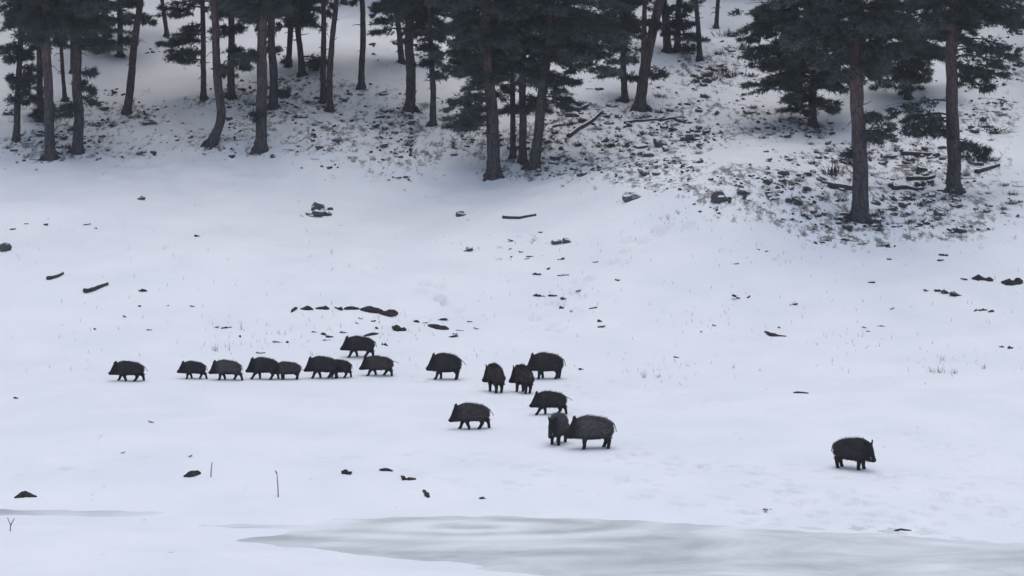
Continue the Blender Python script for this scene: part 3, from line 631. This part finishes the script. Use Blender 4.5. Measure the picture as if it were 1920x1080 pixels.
L_([(1830, 325), (1850, 319), (1873, 311)], 8, 'fallen_log', 'log slanting beyond the flared-foot pine', 'log', mat='dead')
L_([(1555, 352), (1580, 354), (1606, 356)], 11, 'fallen_log', 'dark log running into the thickest trunk', 'log', mat='dead')
L_([(1675, 356), (1700, 354), (1722, 358)], 9, 'fallen_log', 'bowed log between the thickest trunk and the flared-foot pine', 'log', mat='dead')
L_([(1170, 232), (1230, 226), (1280, 220)], 5, 'fallen_log', 'long thin log lying below the forked pine', 'log', mat='dead')
p = piece
def many(kind, lst, label, group):
    for q in lst: p(kind, *q, label, group)
p('stone', 598, 388, 17, 15, 'upright stone of the small pile alone on the snowy meadow')
p('stone', 590, 397, 26, 16, 'flat stone at the foot of the small meadow pile'); p('stone', 608, 396, 22, 14, 'low stone leaning on the small meadow pile')
p('stone', 620, 390, 9, 7, 'chip of stone beside the small meadow pile')
p('stone', 265, 370, 12, 9, 'single round stone high on the open meadow'); p('stone', 864, 400, 15, 10, 'grey stone next to the thin fallen log')
p('stone', 1183, 367, 20, 13, 'stone with a snow patch alone under the rise'); p('stone', 1345, 367, 30, 19, 'largest dark stone on the rise')
p('stone', 1392, 357, 22, 10, 'flat dark stone beside the largest stone on the rise'); p('stone', 1368, 373, 9, 15, 'narrow stone between two dark stones on the rise')
p('stone', 1290, 255, 20, 15, 'round dark boulder in the snow below the slim straight pine'); p('stone', 1236, 265, 17, 16, 'jagged dark stone near the round boulder')
p('stone', 1043, 452, 20, 11, 'long half of the snow-filled stone pair on the slope'); p('stone', 1061, 450, 15, 9, 'small half of the snow-filled stone pair on the slope')
p('stone', 878, 466, 14, 10, 'single black stone in the middle of the slope'); p('stone', 10, 461, 20, 20, 'dark boulder alone on the far side of the meadow')
p('clod', 648, 883, 17, 13, 'round earth clod near the ice, first of the four dark pieces'); p('clod', 1439, 953, 13, 6, 'tiny earth clod on the trampled snow near the shore')
p('clod', 284, 790, 14, 6, 'small earth clod on the flat below the leading boar'); p('clod', 1090, 690, 11, 7, 'small earth clod behind the hindmost boar of the line')
p('clod', 562, 996, 12, 4, 'tiny dark clod on the ice edge'); p('clod', 1635, 527, 12, 8, 'single clod on the smooth slope below the thickest pine')
p('clod', 905, 933, 14, 5, 'faint clod between the dark pieces and the ice')
many('clod', [(1004, 511, 13, 9), (1026, 503, 9, 6), (1011, 551, 15, 10), (1052, 483, 13, 9), (1056, 514, 17, 6), (1113, 575, 15, 7), (1126, 611, 12, 6), (1124, 600, 7, 8), (977, 471, 7, 5), (993, 479, 10, 6), (988, 484, 8, 4), (960, 450, 12, 5),
              (1057, 558, 12, 7), (1035, 553, 14, 5), (1052, 575, 7, 8), (1070, 582, 12, 4), (1012, 434, 8, 5), (1157, 523, 8, 7), (1086, 543, 10, 6), (960, 480, 9, 4), (955, 466, 7, 4), (1116, 490, 7, 5)],
     'small earth clod in the scatter below the thin fallen log', 'clods below the fallen log')
many('clod', [(781, 600, 10, 8), (797, 604, 9, 4), (830, 597, 17, 6), (848, 628, 18, 7), (854, 624, 9, 8), (862, 618, 12, 4), (721, 643, 11, 10), (608, 624, 12, 9), (617, 629, 11, 8), (644, 621, 10, 7), (590, 621, 9, 5), (676, 596, 8, 4), (670, 605, 7, 4), (700, 600, 6, 7), (707, 614, 8, 5),
              (520, 640, 18, 4), (539, 639, 5, 9), (615, 636, 16, 4), (880, 602, 8, 4), (895, 615, 12, 4)], 'small earth clod scattered around the broken bank edge', 'clods around the bank edge')
many('clod', [(1380, 493, 7, 5), (1383, 555, 19, 10), (1402, 556, 8, 6), (1462, 613, 7, 5), (1622, 613, 9, 4), (1652, 610, 11, 5), (1628, 620, 7, 4), (1488, 568, 12, 9), (1268, 668, 7, 6), (1340, 608, 7, 8), (1316, 621, 7, 5), (1673, 577, 8, 6), (1422, 466, 6, 5), (1436, 470, 6, 4), (1668, 485, 8, 5)], 'small dark clod scattered on the smooth lower slope', 'clods on the smooth slope')
many('clod', [(1738, 543, 13, 6), (1760, 542, 14, 11), (1772, 545, 14, 11), (1791, 549, 20, 12), (1807, 521, 9, 8), (1830, 580, 8, 7), (1843, 579, 12, 8), (1858, 581, 11, 8), (1878, 648, 8, 6), (1893, 650, 8, 8), (1767, 475, 12, 9), (1763, 486, 10, 6)], 'dark clod in the row below the double-topped pine', 'clods below the double-topped pine')
many('clod', [(22, 428, 9, 6), (50, 418, 7, 5), (85, 420, 9, 5), (268, 544, 14, 5), (370, 440, 11, 8), (160, 420, 12, 4), (180, 426, 5, 7), (178, 615, 7, 5), (262, 572, 6, 7), (360, 572, 7, 7), (314, 572, 6, 4), (235, 593, 10, 4), (423, 612, 14, 7), (405, 612, 10, 5), (488, 660, 12, 6), (280, 617, 8, 5), (450, 628, 7, 9), (30, 745, 12, 4), (230, 848, 8, 4), (355, 854, 8, 4)], 'tiny clod dotting the open meadow behind the leading boar', 'clods on the open meadow')
many('clod', [(1593, 430, 12, 9), (1590, 440, 14, 7), (1585, 447, 24, 7), (1530, 454, 8, 6), (1543, 453, 10, 6), (1550, 449, 9, 6), (1620, 455, 8, 6), (1652, 458, 18, 7), (1665, 461, 8, 6), (1678, 459, 7, 7), (1667, 484, 7, 5), (1790, 432, 26, 9), (1800, 424, 14, 6), (1836, 428, 12, 8), (1510, 402, 18, 6), (1522, 397, 14, 8), (1545, 401, 8, 8), (1560, 428, 12, 4), (1470, 410, 8, 5), (1720, 423, 12, 5), (1684, 422, 20, 8), (1650, 421, 22, 10)],
     'dark clod just downhill of the thickest trunk', 'clods below the thickest trunk')
many('grass', [(404, 648, 26, 22), (430, 645, 9, 26), (1208, 698, 20, 22), (1235, 702, 26, 12), (1253, 402, 16, 20), (1762, 688, 44, 24), (1766, 668, 14, 18), (1845, 684, 26, 16), (1375, 686, 12, 10), (1425, 690, 9, 12), (622, 468, 10, 16), (898, 462, 5, 12), (452, 608, 9, 22), (1488, 566, 12, 10), (1560, 672, 8, 12), (1790, 694, 30, 14), (1745, 692, 26, 12), (604, 590, 6, 16), (500, 606, 6, 10)], 'sparse pale tuft of dry grass standing through the snow', 'dry grass tufts in the snow')
p('heath', 1588, 396, 44, 24, 'dark brush skirt on one side of the thickest trunk foot', cat='shrub'); p('heath', 1642, 400, 40, 20, 'lower dark brush on the other side of the thickest trunk foot', cat='shrub')
p('heath', 1562, 312, 54, 34, 'dense dark bush uphill beside the thickest trunk', cat='shrub'); p('heath', 1598, 296, 40, 26, 'small dark bush touching the thickest trunk at head height', cat='shrub')
p('heath', 1372, 58, 54, 20, 'wide dark bush on top of the bare rise', cat='shrub'); p('heath', 1368, 132, 44, 24, 'dark bush on the flank of the bare rise', cat='shrub'); p('heath', 1335, 122, 20, 16, 'small dark bush beside the slim straight pine', cat='shrub')
p('heath', 1395, 80, 40, 26, 'dark bush between the bare rise and the bushy conifer', cat='shrub'); p('heath', 592, 122, 40, 20, 'dark brush at the foot of the bent pine', cat='shrub'); p('heath', 1860, 240, 80, 16, 'long low dark bush uphill of the double-topped pine', cat='shrub')
p('heath', 1840, 288, 54, 26, 'dark bush just beyond the flared-foot trunk', cat='shrub'); p('heath', 880, 178, 50, 20, 'dark bush behind the sweeping boughs of the clump', cat='shrub')
def stick_up(lst, name, label):
    P = [at_depth(*q, G(*lst[0][0])[1]) for q in lst[0]]; b = G(*lst[0][0]); mb = MB()
    for br in lst:
        Q = np.array([at_depth(*q, b[1]) - b for q in br]); Q[0, 2] -= .15 if br is lst[0] else 0
        mb.add(*tube(Q, np.linspace(1.2, .7, len(Q)) * mpp(b), 6, True, .2))
    tag(obj(name, mb.mesh(name, M['stem']), None, b), label, 'stick')
stick_up([[(522, 932), (521, 912), (519, 884)], [(519, 888), (516, 882)]], 'upright_stick', 'bare grey stick standing upright in the flat snow near the ice')
stick_up([[(395, 894), (396, 880), (398, 866)]], 'upright_stick', 'very thin upright stem beside a dark soil lump')
stick_up([[(18, 996), (20, 985), (14, 970)], [(20, 985), (27, 972)]], 'forked_twig', 'forked twig poking out of snow on the near bank')
# forest floor brush, stones and fallen branches
zones = [((1440, 262, 1800, 425), 190, (7, 24), 'around the thickest trunk and the flared-foot pine'), ((1640, 290, 1800, 420), 60, (9, 26), 'around the thickest trunk and the flared-foot pine'),
         ((1780, 60, 1918, 430), 120, (7, 24), 'beyond the flared-foot pine'), ((1290, 180, 1560, 310), 90, (7, 18), 'on the snowy rise beside the bushy conifer'),
         ((1010, 165, 1310, 325), 190, (7, 22), 'between the dark clump and the forked pine'), ((850, 255, 1060, 330), 40, (7, 18), 'around the foot of the dark clump'),
         ((430, 150, 770, 300), 150, (7, 20), 'on the forest edge under the paired pines'), ((15, 200, 290, 302), 80, (8, 22), 'below the bough-clad meadow-edge pine'),
         ((260, 150, 440, 275), 26, (6, 14), 'around the crooked-footed pine'), ((620, 60, 900, 240), 26, (8, 18), 'in the snow gap around the bowed pine'),
         ((1300, 70, 1430, 180), 40, (9, 26), 'on the bare rise by the slim straight pine'), ((1210, 290, 1480, 400), 46, (5, 11), 'on the open rise in front of the bushy conifer'),
         ((180, 90, 320, 200), 10, (6, 12), 'uphill of the leaning pine'), ((1120, 300, 1300, 345), 26, (5, 10), 'along the crest below the forked pine'), ((560, 285, 830, 335), 18, (5, 12), 'on the meadow edge below the paired pines')]
cand = []
for (x0, y0, x1, y1), n, (a, b), wh in zones:
    cl = [(x0 + (x1 - x0) * rgd.random(), y0 + (y1 - y0) * rgd.random()) for _ in range(max(4, n // 3))]
    for _ in range(n):
        c = cl[rgd.integers(len(cl))]
        x = np.clip(c[0] + rgd.normal(0, .10 * (x1 - x0)), max(x0, 8), min(x1, 1912)); y = np.clip(c[1] + rgd.normal(0, .07 * (y1 - y0)), y0, y1)
        cand.append((x, y, a + (b - a) * rgd.random() ** 2.2, wh))
LM = [((30, 263), 'slim bough-clad pine'), ((95, 299), 'straight pine furthest out on the meadow'), ((238, 211), 'bare leaning pine'), ((397, 271), 'crooked-footed pine'), ((488, 281), 'thick pine with one long low bough'),
      ((567, 141), 'close pair of dark pines'), ((612, 200), 'two pines touching at the foot'), ((678, 164), 'lone bowed pine'), ((768, 206), 'thick reddish pine'), ((925, 329), 'foremost pine of the dark clump'), ((1001, 314), 'leaning pine of the dark clump'),
      ((1199, 204), 'forked pine'), ((1095, 238), 'straight log on the slope'), ((1312, 112), 'slim straight pine on the rise'), ((1290, 262), 'round boulder'), ((1345, 376), 'largest stone on the rise'), ((1524, 236), 'bushy low-boughed conifer'), ((1612, 411), 'thickest trunk'),
      ((1702, 186), 'dark conifer between the big trunks'), ((1790, 360), 'flared-foot pine'), ((1850, 319), 'slanting log beyond the flared foot'), ((1720, 291), 'level log between the big trunks'), ((1183, 376), 'snow-patched stone')]
LMW = [(G(*q)[:2], n_) for q, n_ in LM]
def near(x, y):
    g = G(x, y)[:2]; return min(LMW, key=lambda q: float(((q[0] - g) ** 2).sum()))[1]
cand = [(x, y, sz, near(x, y)) for x, y, sz, wh in cand]
cand.sort(key=lambda q: -q[2])
cnt = {}
SZ = lambda v: 'broad' if v > 14 else 'mid-sized' if v > 10 else 'small'
small = []
for x, y, sz, wh in cand:
    k = rgd.choice(['stone', 'heath', 'branch'], p=[.42, .42, .16])
    if cnt.get(k, 0) >= (240 if k != 'branch' else 110) or sz < 7.5: small.append((x, y, sz)); continue
    cnt[k] = cnt.get(k, 0) + 1
    if k == 'stone': p('stone', x, y, sz * .88, sz * .85 * (.4 + .25 * rgd.random()), SZ(sz) + ' dark stone poking through the snow near the ' + wh, SZ(sz) + ' stones near the ' + wh)
    elif k == 'heath': p('heath', x, y, sz * 1.1, sz * (.45 + .3 * rgd.random()), SZ(sz) + ' dark brush tuft in the snow near the ' + wh, SZ(sz) + ' brush tufts near the ' + wh)
    else: p('branch', x, y, sz * 1.5, 5, SZ(sz) + ' dead fallen branch on the snow near the ' + wh, SZ(sz) + ' fallen branches near the ' + wh)
# crumbs too small and too many to count
mb = MB(); o0 = np.array([0, 110, 0.])
ico = rock_mesh(77, None); iv = np.array([v.co[:] for v in ico.vertices]); itf = np.array([f.vertices[:] for f in ico.polygons]); bpy.data.meshes.remove(ico)
for _ in range(900):
    x, y, sz, wh = cand[rgd.integers(len(cand))]; small.append((x + rgd.normal(0, 16), y + rgd.normal(0, 7), 2.5 + 4 * rgd.random()))
for x, y, sz in small:
    g = G(np.clip(x, 5, 1915), max(y, 12)); s = mpp(g) * sz / 2; a = rgd.random() * 6.28; ca_, sa_ = math.cos(a), math.sin(a)
    v = iv * [s, s * .7, s * .6]; v = np.stack([v[:, 0] * ca_ - v[:, 1] * sa_, v[:, 0] * sa_ + v[:, 1] * ca_, v[:, 2]], 1)
    mb.add(v + g - o0, itf); PIECES.append((g[0], g[1], s))
tag(obj('forest_litter', mb.mesh('forest_litter', M['heather'], False), None, o0), 'small dark cones, twigs and crumbs littering the forest snow', 'litter', None, 'stuff')

mb = MB(); o0 = np.array([0, 92, 0.])
for _ in range(520):
    if rgd.random() < .5: px, py = rgd.uniform(10, 1910), rgd.uniform(430, 700)
    else:
        c = [(430, 625), (560, 640), (1060, 560), (1350, 600), (1600, 640), (1780, 680), (1250, 420), (1450, 480), (700, 620), (1240, 700)][rgd.integers(10)]; px, py = c[0] + rgd.normal(0, 55), c[1] + rgd.normal(0, 16)
    g = G(np.clip(px, 5, 1915), py); h = rgd.uniform(.06, .22); d = rgd.normal(0, .06, 2); w_ = rgd.uniform(.006, .013)
    mb.add(np.array([[-w_, 0, -.05], [w_, 0, -.05], [d[0], d[1], h], [0, w_, -.05], [0, -w_, -.05], [d[0] * 1.2, d[1], h * .9]]) + g - o0, np.array([(0, 1, 2), (3, 4, 5)]))
tag(obj('grass_stems', mb.mesh('grass_stems', M['grass'], False), None, o0), 'single dry grass stems speckling the snowy slope', 'grass', None, 'stuff')

# ------------------------------------------------------------------ ground sheet and ice
LIT = np.zeros_like(Z)
def splat(x, y, s, a):
    i0, i1 = np.searchsorted(xs, [x - 2.5 * s, x + 2.5 * s]); j0, j1 = np.searchsorted(ys, [y - 2.5 * s, y + 2.5 * s])
    LIT[j0:j1, i0:i1] += a * np.exp(-((X[j0:j1, i0:i1] - x) ** 2 + (Y[j0:j1, i0:i1] - y) ** 2) / s ** 2)
for x, y, W in PIECES:
    if y > 101: splat(x, y, 1.9 + W, .042)
for x, y in TREES: splat(x, y, .75, .8)
LIT = np.clip(LIT, 0, 1)
ny, nx = X.shape; idx = np.arange(nx * ny).reshape(ny, nx)
Q = np.stack([idx[:-1, :-1], idx[:-1, 1:], idx[1:, 1:], idx[1:, :-1]], -1).reshape(-1, 4)
gm = mesh_np('snow_ground', np.stack([X, Y, Z], -1).reshape(-1, 3), Q, M['snow'])
at = gm.attributes.new('litter', 'FLOAT', 'POINT'); at.data.foreach_set('value', LIT.astype(np.float32).ravel())
tag(obj('snow_ground', gm), 'snow covered river bank and hillside', None, None, 'structure')
ix = np.linspace(-45, 60, 22); iy = np.linspace(42, 66.5, 8); IX, IY = np.meshgrid(ix, iy); ii = np.arange(IX.size).reshape(IX.shape)
im = mesh_np('river_ice', np.stack([IX, IY, IX * 0], -1).reshape(-1, 3), np.stack([ii[:-1, :-1], ii[:-1, 1:], ii[1:, 1:], ii[1:, :-1]], -1).reshape(-1, 4), M['ice'])
tag(obj('river_ice', im), 'grey green river ice with frozen swirls', None, None, 'structure')

# ------------------------------------------------------------------ wild boars
def boar_mesh(legs, head_yaw, head_pitch, fat, seed, mat, young):
    """heading +X, ground z=0, unit shoulder height about .93; returns body, coat, and head frame"""
    st = [(-.575, .585, .05, .04), (-.55, .58, .13, .10), (-.49, .568, .205, .160), (-.38, .570, .262, .205), (-.22, .578, .298, .228), (-.04, .585, .318, .236), (.12, .597, .332, .228),
          (.24, .605, .332, .208), (.35, .602, .312, .184), (.44, .592, .292, .162), (.53, .582, .282, .146), (.60, .572, .272, .132), (.66, .540, .240, .116), (.71, .492, .192, .096), (.755, .446, .144, .078), (.80, .408, .102, .063), (.845, .380, .070, .054), (.872, .370, .056, .046)]
    hm = Matrix.Rotation(head_yaw, 4, 'Z'); pivot = Vector((.40, 0, .60)); hp = Matrix.Rotation(head_pitch, 4, 'Y')
    def bend(v):
        if v.x < .34: return v
        k = min(1, (v.x - .34) / .22); r_ = Euler((0, head_pitch * k, head_yaw * k)).to_matrix(); return pivot + r_ @ (v - pivot)
    bm = bmesh.new(); S = 18; rings = []
    for (x, z, hh, hw) in st:
        ring = []
        for j in range(S):
            a = 2 * math.pi * j / S; c, s = math.cos(a), math.sin(a)
            yy_ = math.copysign(abs(c) ** .9, c) * hw * (fat if x < .45 else 1); zz_ = math.copysign(abs(s) ** .85, s) * hh * (1 if s > 0 else (fat * .92 if x < .4 else 1))
            if s > .8 and -.3 < x < .45: yy_ *= .75                                     # ridge of the back
            ring.append(bm.verts.new(bend(Vector((x, yy_, z + zz_)))))
        rings.append(ring)
    for a, b in zip(rings[:-1], rings[1:]):
        for j in range(S): bm.faces.new((a[j], a[(j + 1) % S], b[(j + 1) % S], b[j]))
    bm.faces.new(rings[0][::-1]); bm.faces.new(rings[-1])
    def leg(P, rr, side, ang, hip):
        Q = []; ca_, sa_ = math.cos(ang), math.sin(ang)
        for i, (x, z) in enumerate(P):
            dx, dz = x - hip[0], z - hip[1]; k = min(1, i / 1.5); c, s = math.cos(ang * k), math.sin(ang * k)
            Q.append((hip[0] + dx * c - dz * s, side * (.115 if i > 1 else .10) * (fat * .5 + .5), hip[1] + dx * s + dz * c))
        # keep the hoof level with the ground: stretch or fold the lower leg
        dz = Q[-1][2] - 0.0
        Q = [(x, y, z - dz * min(1, max(0, (i - 1) / (len(Q) - 2)))) for i, (x, y, z) in enumerate(Q)]
        V, Fc = tube(Q, rr, 10); vs_ = [bm.verts.new(v) for v in V]
        for f in Fc:
            f = list(dict.fromkeys(f)); 
            try: bm.faces.new([vs_[k] for k in f])
            except ValueError: pass
    FP = [(.27, .52), (.25, .38), (.275, .215), (.265, .085), (.29, .03), (.295, 0)]; FR = [.14, .11, .068, .054, .060, .056]
    HP = [(-.37, .56), (-.31, .40), (-.44, .235), (-.405, .085), (-.385, .03), (-.38, 0)]; HR = [.185, .15, .074, .056, .060, .056]
    for side, ang in ((1, legs[0]), (-1, legs[1])): leg(FP, FR, side, ang, (.27, .50))
    for side, ang in ((1, legs[2]), (-1, legs[3])): leg(HP, HR, side, ang, (-.37, .52))
    bmesh.ops.recalc_face_normals(bm, faces=bm.faces)
    me = bpy.data.meshes.new('tmp'); bm.to_mesh(me); bm.free()
    o = bpy.data.objects.new('tmp', me); C.objects.link(o)
    md = o.modifiers.new('r', 'REMESH'); md.mode = 'VOXEL'; md.voxel_size = .021
    m2 = o.modifiers.new('s', 'SMOOTH'); m2.iterations = 4; m2.factor = .5
    dg = bpy.context.evaluated_depsgraph_get(); body = bpy.data.meshes.new_from_object(o.evaluated_get(dg)); body.name = 'body'
    bpy.data.objects.remove(o); bpy.data.meshes.remove(me)
    body.materials.clear(); body.materials.append(mat); body.polygons.foreach_set('use_smooth', [True] * len(body.polygons))
    # bristles
    rg = np.random.default_rng(seed); n = len(body.vertices); co = np.empty(n * 3, np.float32); no = np.empty(n * 3, np.float32)
    body.vertices.foreach_get('co', co); body.vertices.foreach_get('normal', no); co = co.reshape(-1, 3); no = no.reshape(-1, 3)
    ok = np.where(co[:, 2] > .30)[0]; pick = rg.choice(ok, min(len(ok), 3200), replace=False)
    pp = co[pick]; nn = no[pick]; ridge = (nn[:, 2] > .75) & (pp[:, 0] > -.35) & (pp[:, 0] < .5)
    L = (.05 + .045 * rg.random(len(pick))) + ridge * (.05 * rg.random(len(pick)) + .015); L[pp[:, 0] > .6] *= .5
    d = nn * np.where(ridge, .55, .40)[:, None] + np.array([-1, 0, -.35]) * np.where(ridge, .7, .9)[:, None] + rg.normal(0, .18, nn.shape); d /= np.linalg.norm(d, axis=1)[:, None]
    s = np.cross(d, nn); s /= np.linalg.norm(s, axis=1)[:, None] + 1e-6; s *= .010
    V = np.stack([pp - s - nn * .006, pp + s - nn * .006, pp + d * L[:, None]], 1).reshape(-1, 3)
    coat = mesh_np('bristles', V, np.arange(len(V)).reshape(-1, 3), mat, False)
    return body, coat, bend
def ear_mesh(mat):
    V = []; Fc = []
    for i, (z, w_, d) in enumerate([(-.03, .042, .034), (.02, .056, .040), (.07, .054, .034), (.11, .036, .022), (.135, .008, .006)]):
        for j in range(8):
            a = j / 8 * 6.283; V.append((math.sin(a) * d - (.05 * (z / .135) ** 2 if z > 0 else 0) - (.03 if i in (1, 2) and math.sin(a) > .5 else 0), math.cos(a) * w_, z))
        if i: Fc += [((i - 1) * 8 + j, (i - 1) * 8 + (j + 1) % 8, i * 8 + (j + 1) % 8, i * 8 + j) for j in range(8)]
    return mesh_np('ear', np.array(V), np.array(Fc), mat)
EAR = {k: ear_mesh(M[k]) for k in ('b_dark', 'b_brown', 'b_grey')}
def ball(name, mat, sc):
    bm = bmesh.new(); bmesh.ops.create_icosphere(bm, subdivisions=2, radius=1)
    for v in bm.verts: v.co = Vector((v.co.x * sc[0], v.co.y * sc[1], v.co.z * sc[2]))
    me = bpy.data.meshes.new(name); bm.to_mesh(me); bm.free(); me.materials.append(mat)
    me.polygons.foreach_set('use_smooth', [True] * len(me.polygons)); return me
EYE = ball('eye', M['eye'], (.012, .012, .012)); NOSE = ball('nose', M['snout'], (.018, .046, .052)); MUZ = ball('muzzle_patch', M['muzzle'], (.085, .058, .055))

def boar(px, py, lpx, hpx, yaw, mat, label, legs, hy=0, hpitch=0, fat=1.0, tail=.6, seed=0, pale=False, group='wild boars crossing the snow'):
    """px,py: middle of the hooves on the snow; lpx/hpx: length along the body and height in photo pixels; yaw: heading in the plan (180 = towards -x)"""
    hpitch *= .45
    g = G(px, py); s = mpp(g); H = hpx * s / .925; Lx = lpx * s / 1.46
    body, coat, bend = boar_mesh(legs, hy, hpitch, fat, seed, M[mat], False)
    root = empty('wild_boar', g); a = R(yaw); hx, hyv = math.cos(a), math.sin(a)
    slope = (zg(g[0] + hx * .45, g[1] + hyv * .45) - zg(g[0] - hx * .45, g[1] - hyv * .45)) / .9
    roll = (zg(g[0] - hyv * .15, g[1] + hx * .15) - zg(g[0] + hyv * .15, g[1] - hx * .15)) / .3
    root.rotation_euler = (math.atan(roll) * .7, -math.atan(slope), a)
    root.location.z -= .025; root.scale = (Lx, (Lx + H) / 2, H)
    tag(root, label, 'wild boar', group)
    obj('body', body, root); obj('bristles', coat, root)
    hrot = Euler((0, hpitch, hy)).to_matrix()
    for sd in (1, -1):
        e = obj('ear', EAR[mat], root, bend(Vector((.60, sd * .085, .80)))); e.scale = (1.15, 1.2, 1.0); e.rotation_euler = (Matrix.Rotation(hy, 3, 'Z') @ Euler((-sd * .75, .25 + hpitch, sd * .5)).to_matrix()).to_euler()
        obj('eye', EYE, root, bend(Vector((.695, sd * .088, .60))))
    n_ = obj('nose', NOSE, root, bend(Vector((.868, 0, .368)))); n_.rotation_euler = (0, .5 + hpitch, hy)
    if pale:
        for sd in (1, -1):
            q = obj('muzzle_patch', MUZ, root, bend(Vector((.735, sd * .036, .44)))); q.rotation_euler = (0, .55 + hpitch, hy)
    tl = .55 + .45 * tail
    t = np.array([[-.555, 0, .70], [-.60, 0, .69], [-.635, .02 * tail, .69 - .10 * (1 - tail)], [-.66 - .07 * tail, .03, .66 - .22 * (1 - tail)], [-.67 - .13 * tail, .03, .62 - .30 * (1 - tail)]])
    t = t[0] + (t - t[0]) * [1, 1, tl]; mb_ = MB(); mb_.add(*tube(t, [.026, .018, .012, .010, .012], 7)); mb_.add(*tube([t[-1], t[-1] + [-.02, 0, -.05]], [.016, .003], 5))
    obj('tail', mb_.mesh('tail', M[mat]), root)
    return root
W1 = (.45, -.28, -.32, .42); W2 = (-.32, .42, .38, -.38); W3 = (.20, -.32, -.60, .25); W4 = (.72, -.08, .30, -.42); SQ = (.05, -.06, -.05, .06)
boar(243, 714, 67, 39, 180, 'b_dark', 'leading boar, walking well ahead of all the others in the line', W2, 0, .12, 1.0, .5, 1)
boar(364, 710, 54, 35, 180, 'b_dark', 'small dark boar, second in the line', W3, 0, .0, 1.0, .1, 2)
boar(427, 712, 62, 39, 180, 'b_grey', 'greyish round-backed boar, third in the line', W3, 0, .22, 1.08, .0, 3)
boar(497, 711, 62, 43, 180, 'b_dark', 'dark tall-shouldered boar striding, fourth in the line', W4, 0, .12, 1.0, .1, 4)
boar(541, 711, 58, 35, 178, 'b_brown', 'small brownish boar right on the heels of the fourth', SQ, 0, .15, 1.05, .2, 5)
boar(607, 709, 64, 43, 180, 'b_dark', 'dark humped boar, overlapping the smaller one at its flank', W1, 0, .18, 1.05, .0, 6)
boar(638, 708, 52, 36, 180, 'b_dark', 'smaller boar half hidden behind the dark humped boar', W2, 0, .15, 1.0, .0, 7)
boar(676, 669, 65, 41, 180, 'b_dark', 'boar walking above the line, beside the soil ledges', W1, 0, .1, 1.0, .0, 8)
boar(711, 704, 65, 39, 180, 'b_brown', 'brown boar with its tail held out behind, last of the close file', W1, 0, .22, 1.05, 1.0, 9)
boar(838, 711, 66, 51, 180, 'b_dark', 'stout tall boar walking alone in the gap after the close file', (.45, -.05, .05, -.05), 0, -.02, 1.12, .7, 10)
boar(929, 735, 62, 54, 113, 'b_brown', 'boar turning uphill, rump towards the ice, beside its twin', SQ, .55, .1, 1.0, .0, 11)
boar(981, 736, 62, 53, 120, 'b_brown', 'boar turning uphill right behind its twin, in front of the standing dark boar', (.12, -.05, -.12, .1), .5, .15, 1.0, .0, 12)
boar(1027, 710, 72, 51, 180, 'b_dark', 'big dark boar standing at the tail of the uphill group', (.18, -.2, .2, -.1), 0, .14, 1.05, .1, 13)
boar(1034, 777, 70, 46, 180, 'b_dark', 'dark boar stepping off behind the nuzzling pair, foreleg reaching out', W4, 0, .08, 1.0, .9, 14)
boar(887, 804, 78, 51, 180, 'b_brown', 'reddish-brown boar with a dark head walking by itself below the file', W2, 0, .2, 1.0, .4, 15)
boar(1046, 832, 72, 60, 248, 'b_grey', 'boar facing the ice with lowered head, another nosing its flank', SQ, -.05, .15, 1.15, .0, 16, True)
boar(1114, 840, 92, 64, 182, 'b_grey', 'largest boar, grey-brown, nosing the flank of a boar facing the ice', (.08, .02, -.05, .18), 0, .02, 1.12, .0, 17)
boar(1598, 878, 92, 61, -26, 'b_dark', 'lone boar standing apart on the trampled snow, looking across the ice', (.1, -.1, .05, -.05), -.60, -.05, 1.12, .0, 18, True)

# ------------------------------------------------------------------ thin winter haze over the valley
hm_ = bpy.data.materials.new('winter_haze'); hm_.use_nodes = True; ht_ = hm_.node_tree; ht_.nodes.clear()
pv = ht_.nodes.new('ShaderNodeVolumePrincipled'); pv.inputs['Color'].default_value = (.93, .95, 1, 1); pv.inputs['Density'].default_value = HAZE
mo = ht_.nodes.new('ShaderNodeOutputMaterial'); ht_.links.new(pv.outputs[0], mo.inputs['Volume'])
bm = bmesh.new(); bmesh.ops.create_cube(bm, size=1); hme = bpy.data.meshes.new('haze'); bm.to_mesh(hme); bm.free(); hme.materials.append(hm_)
ho = obj('haze', hme, None, (0, 125, 39)); ho.scale = (204, 314, 84); tag(ho, 'thin pale winter haze filling the valley air', 'haze', None, 'stuff')
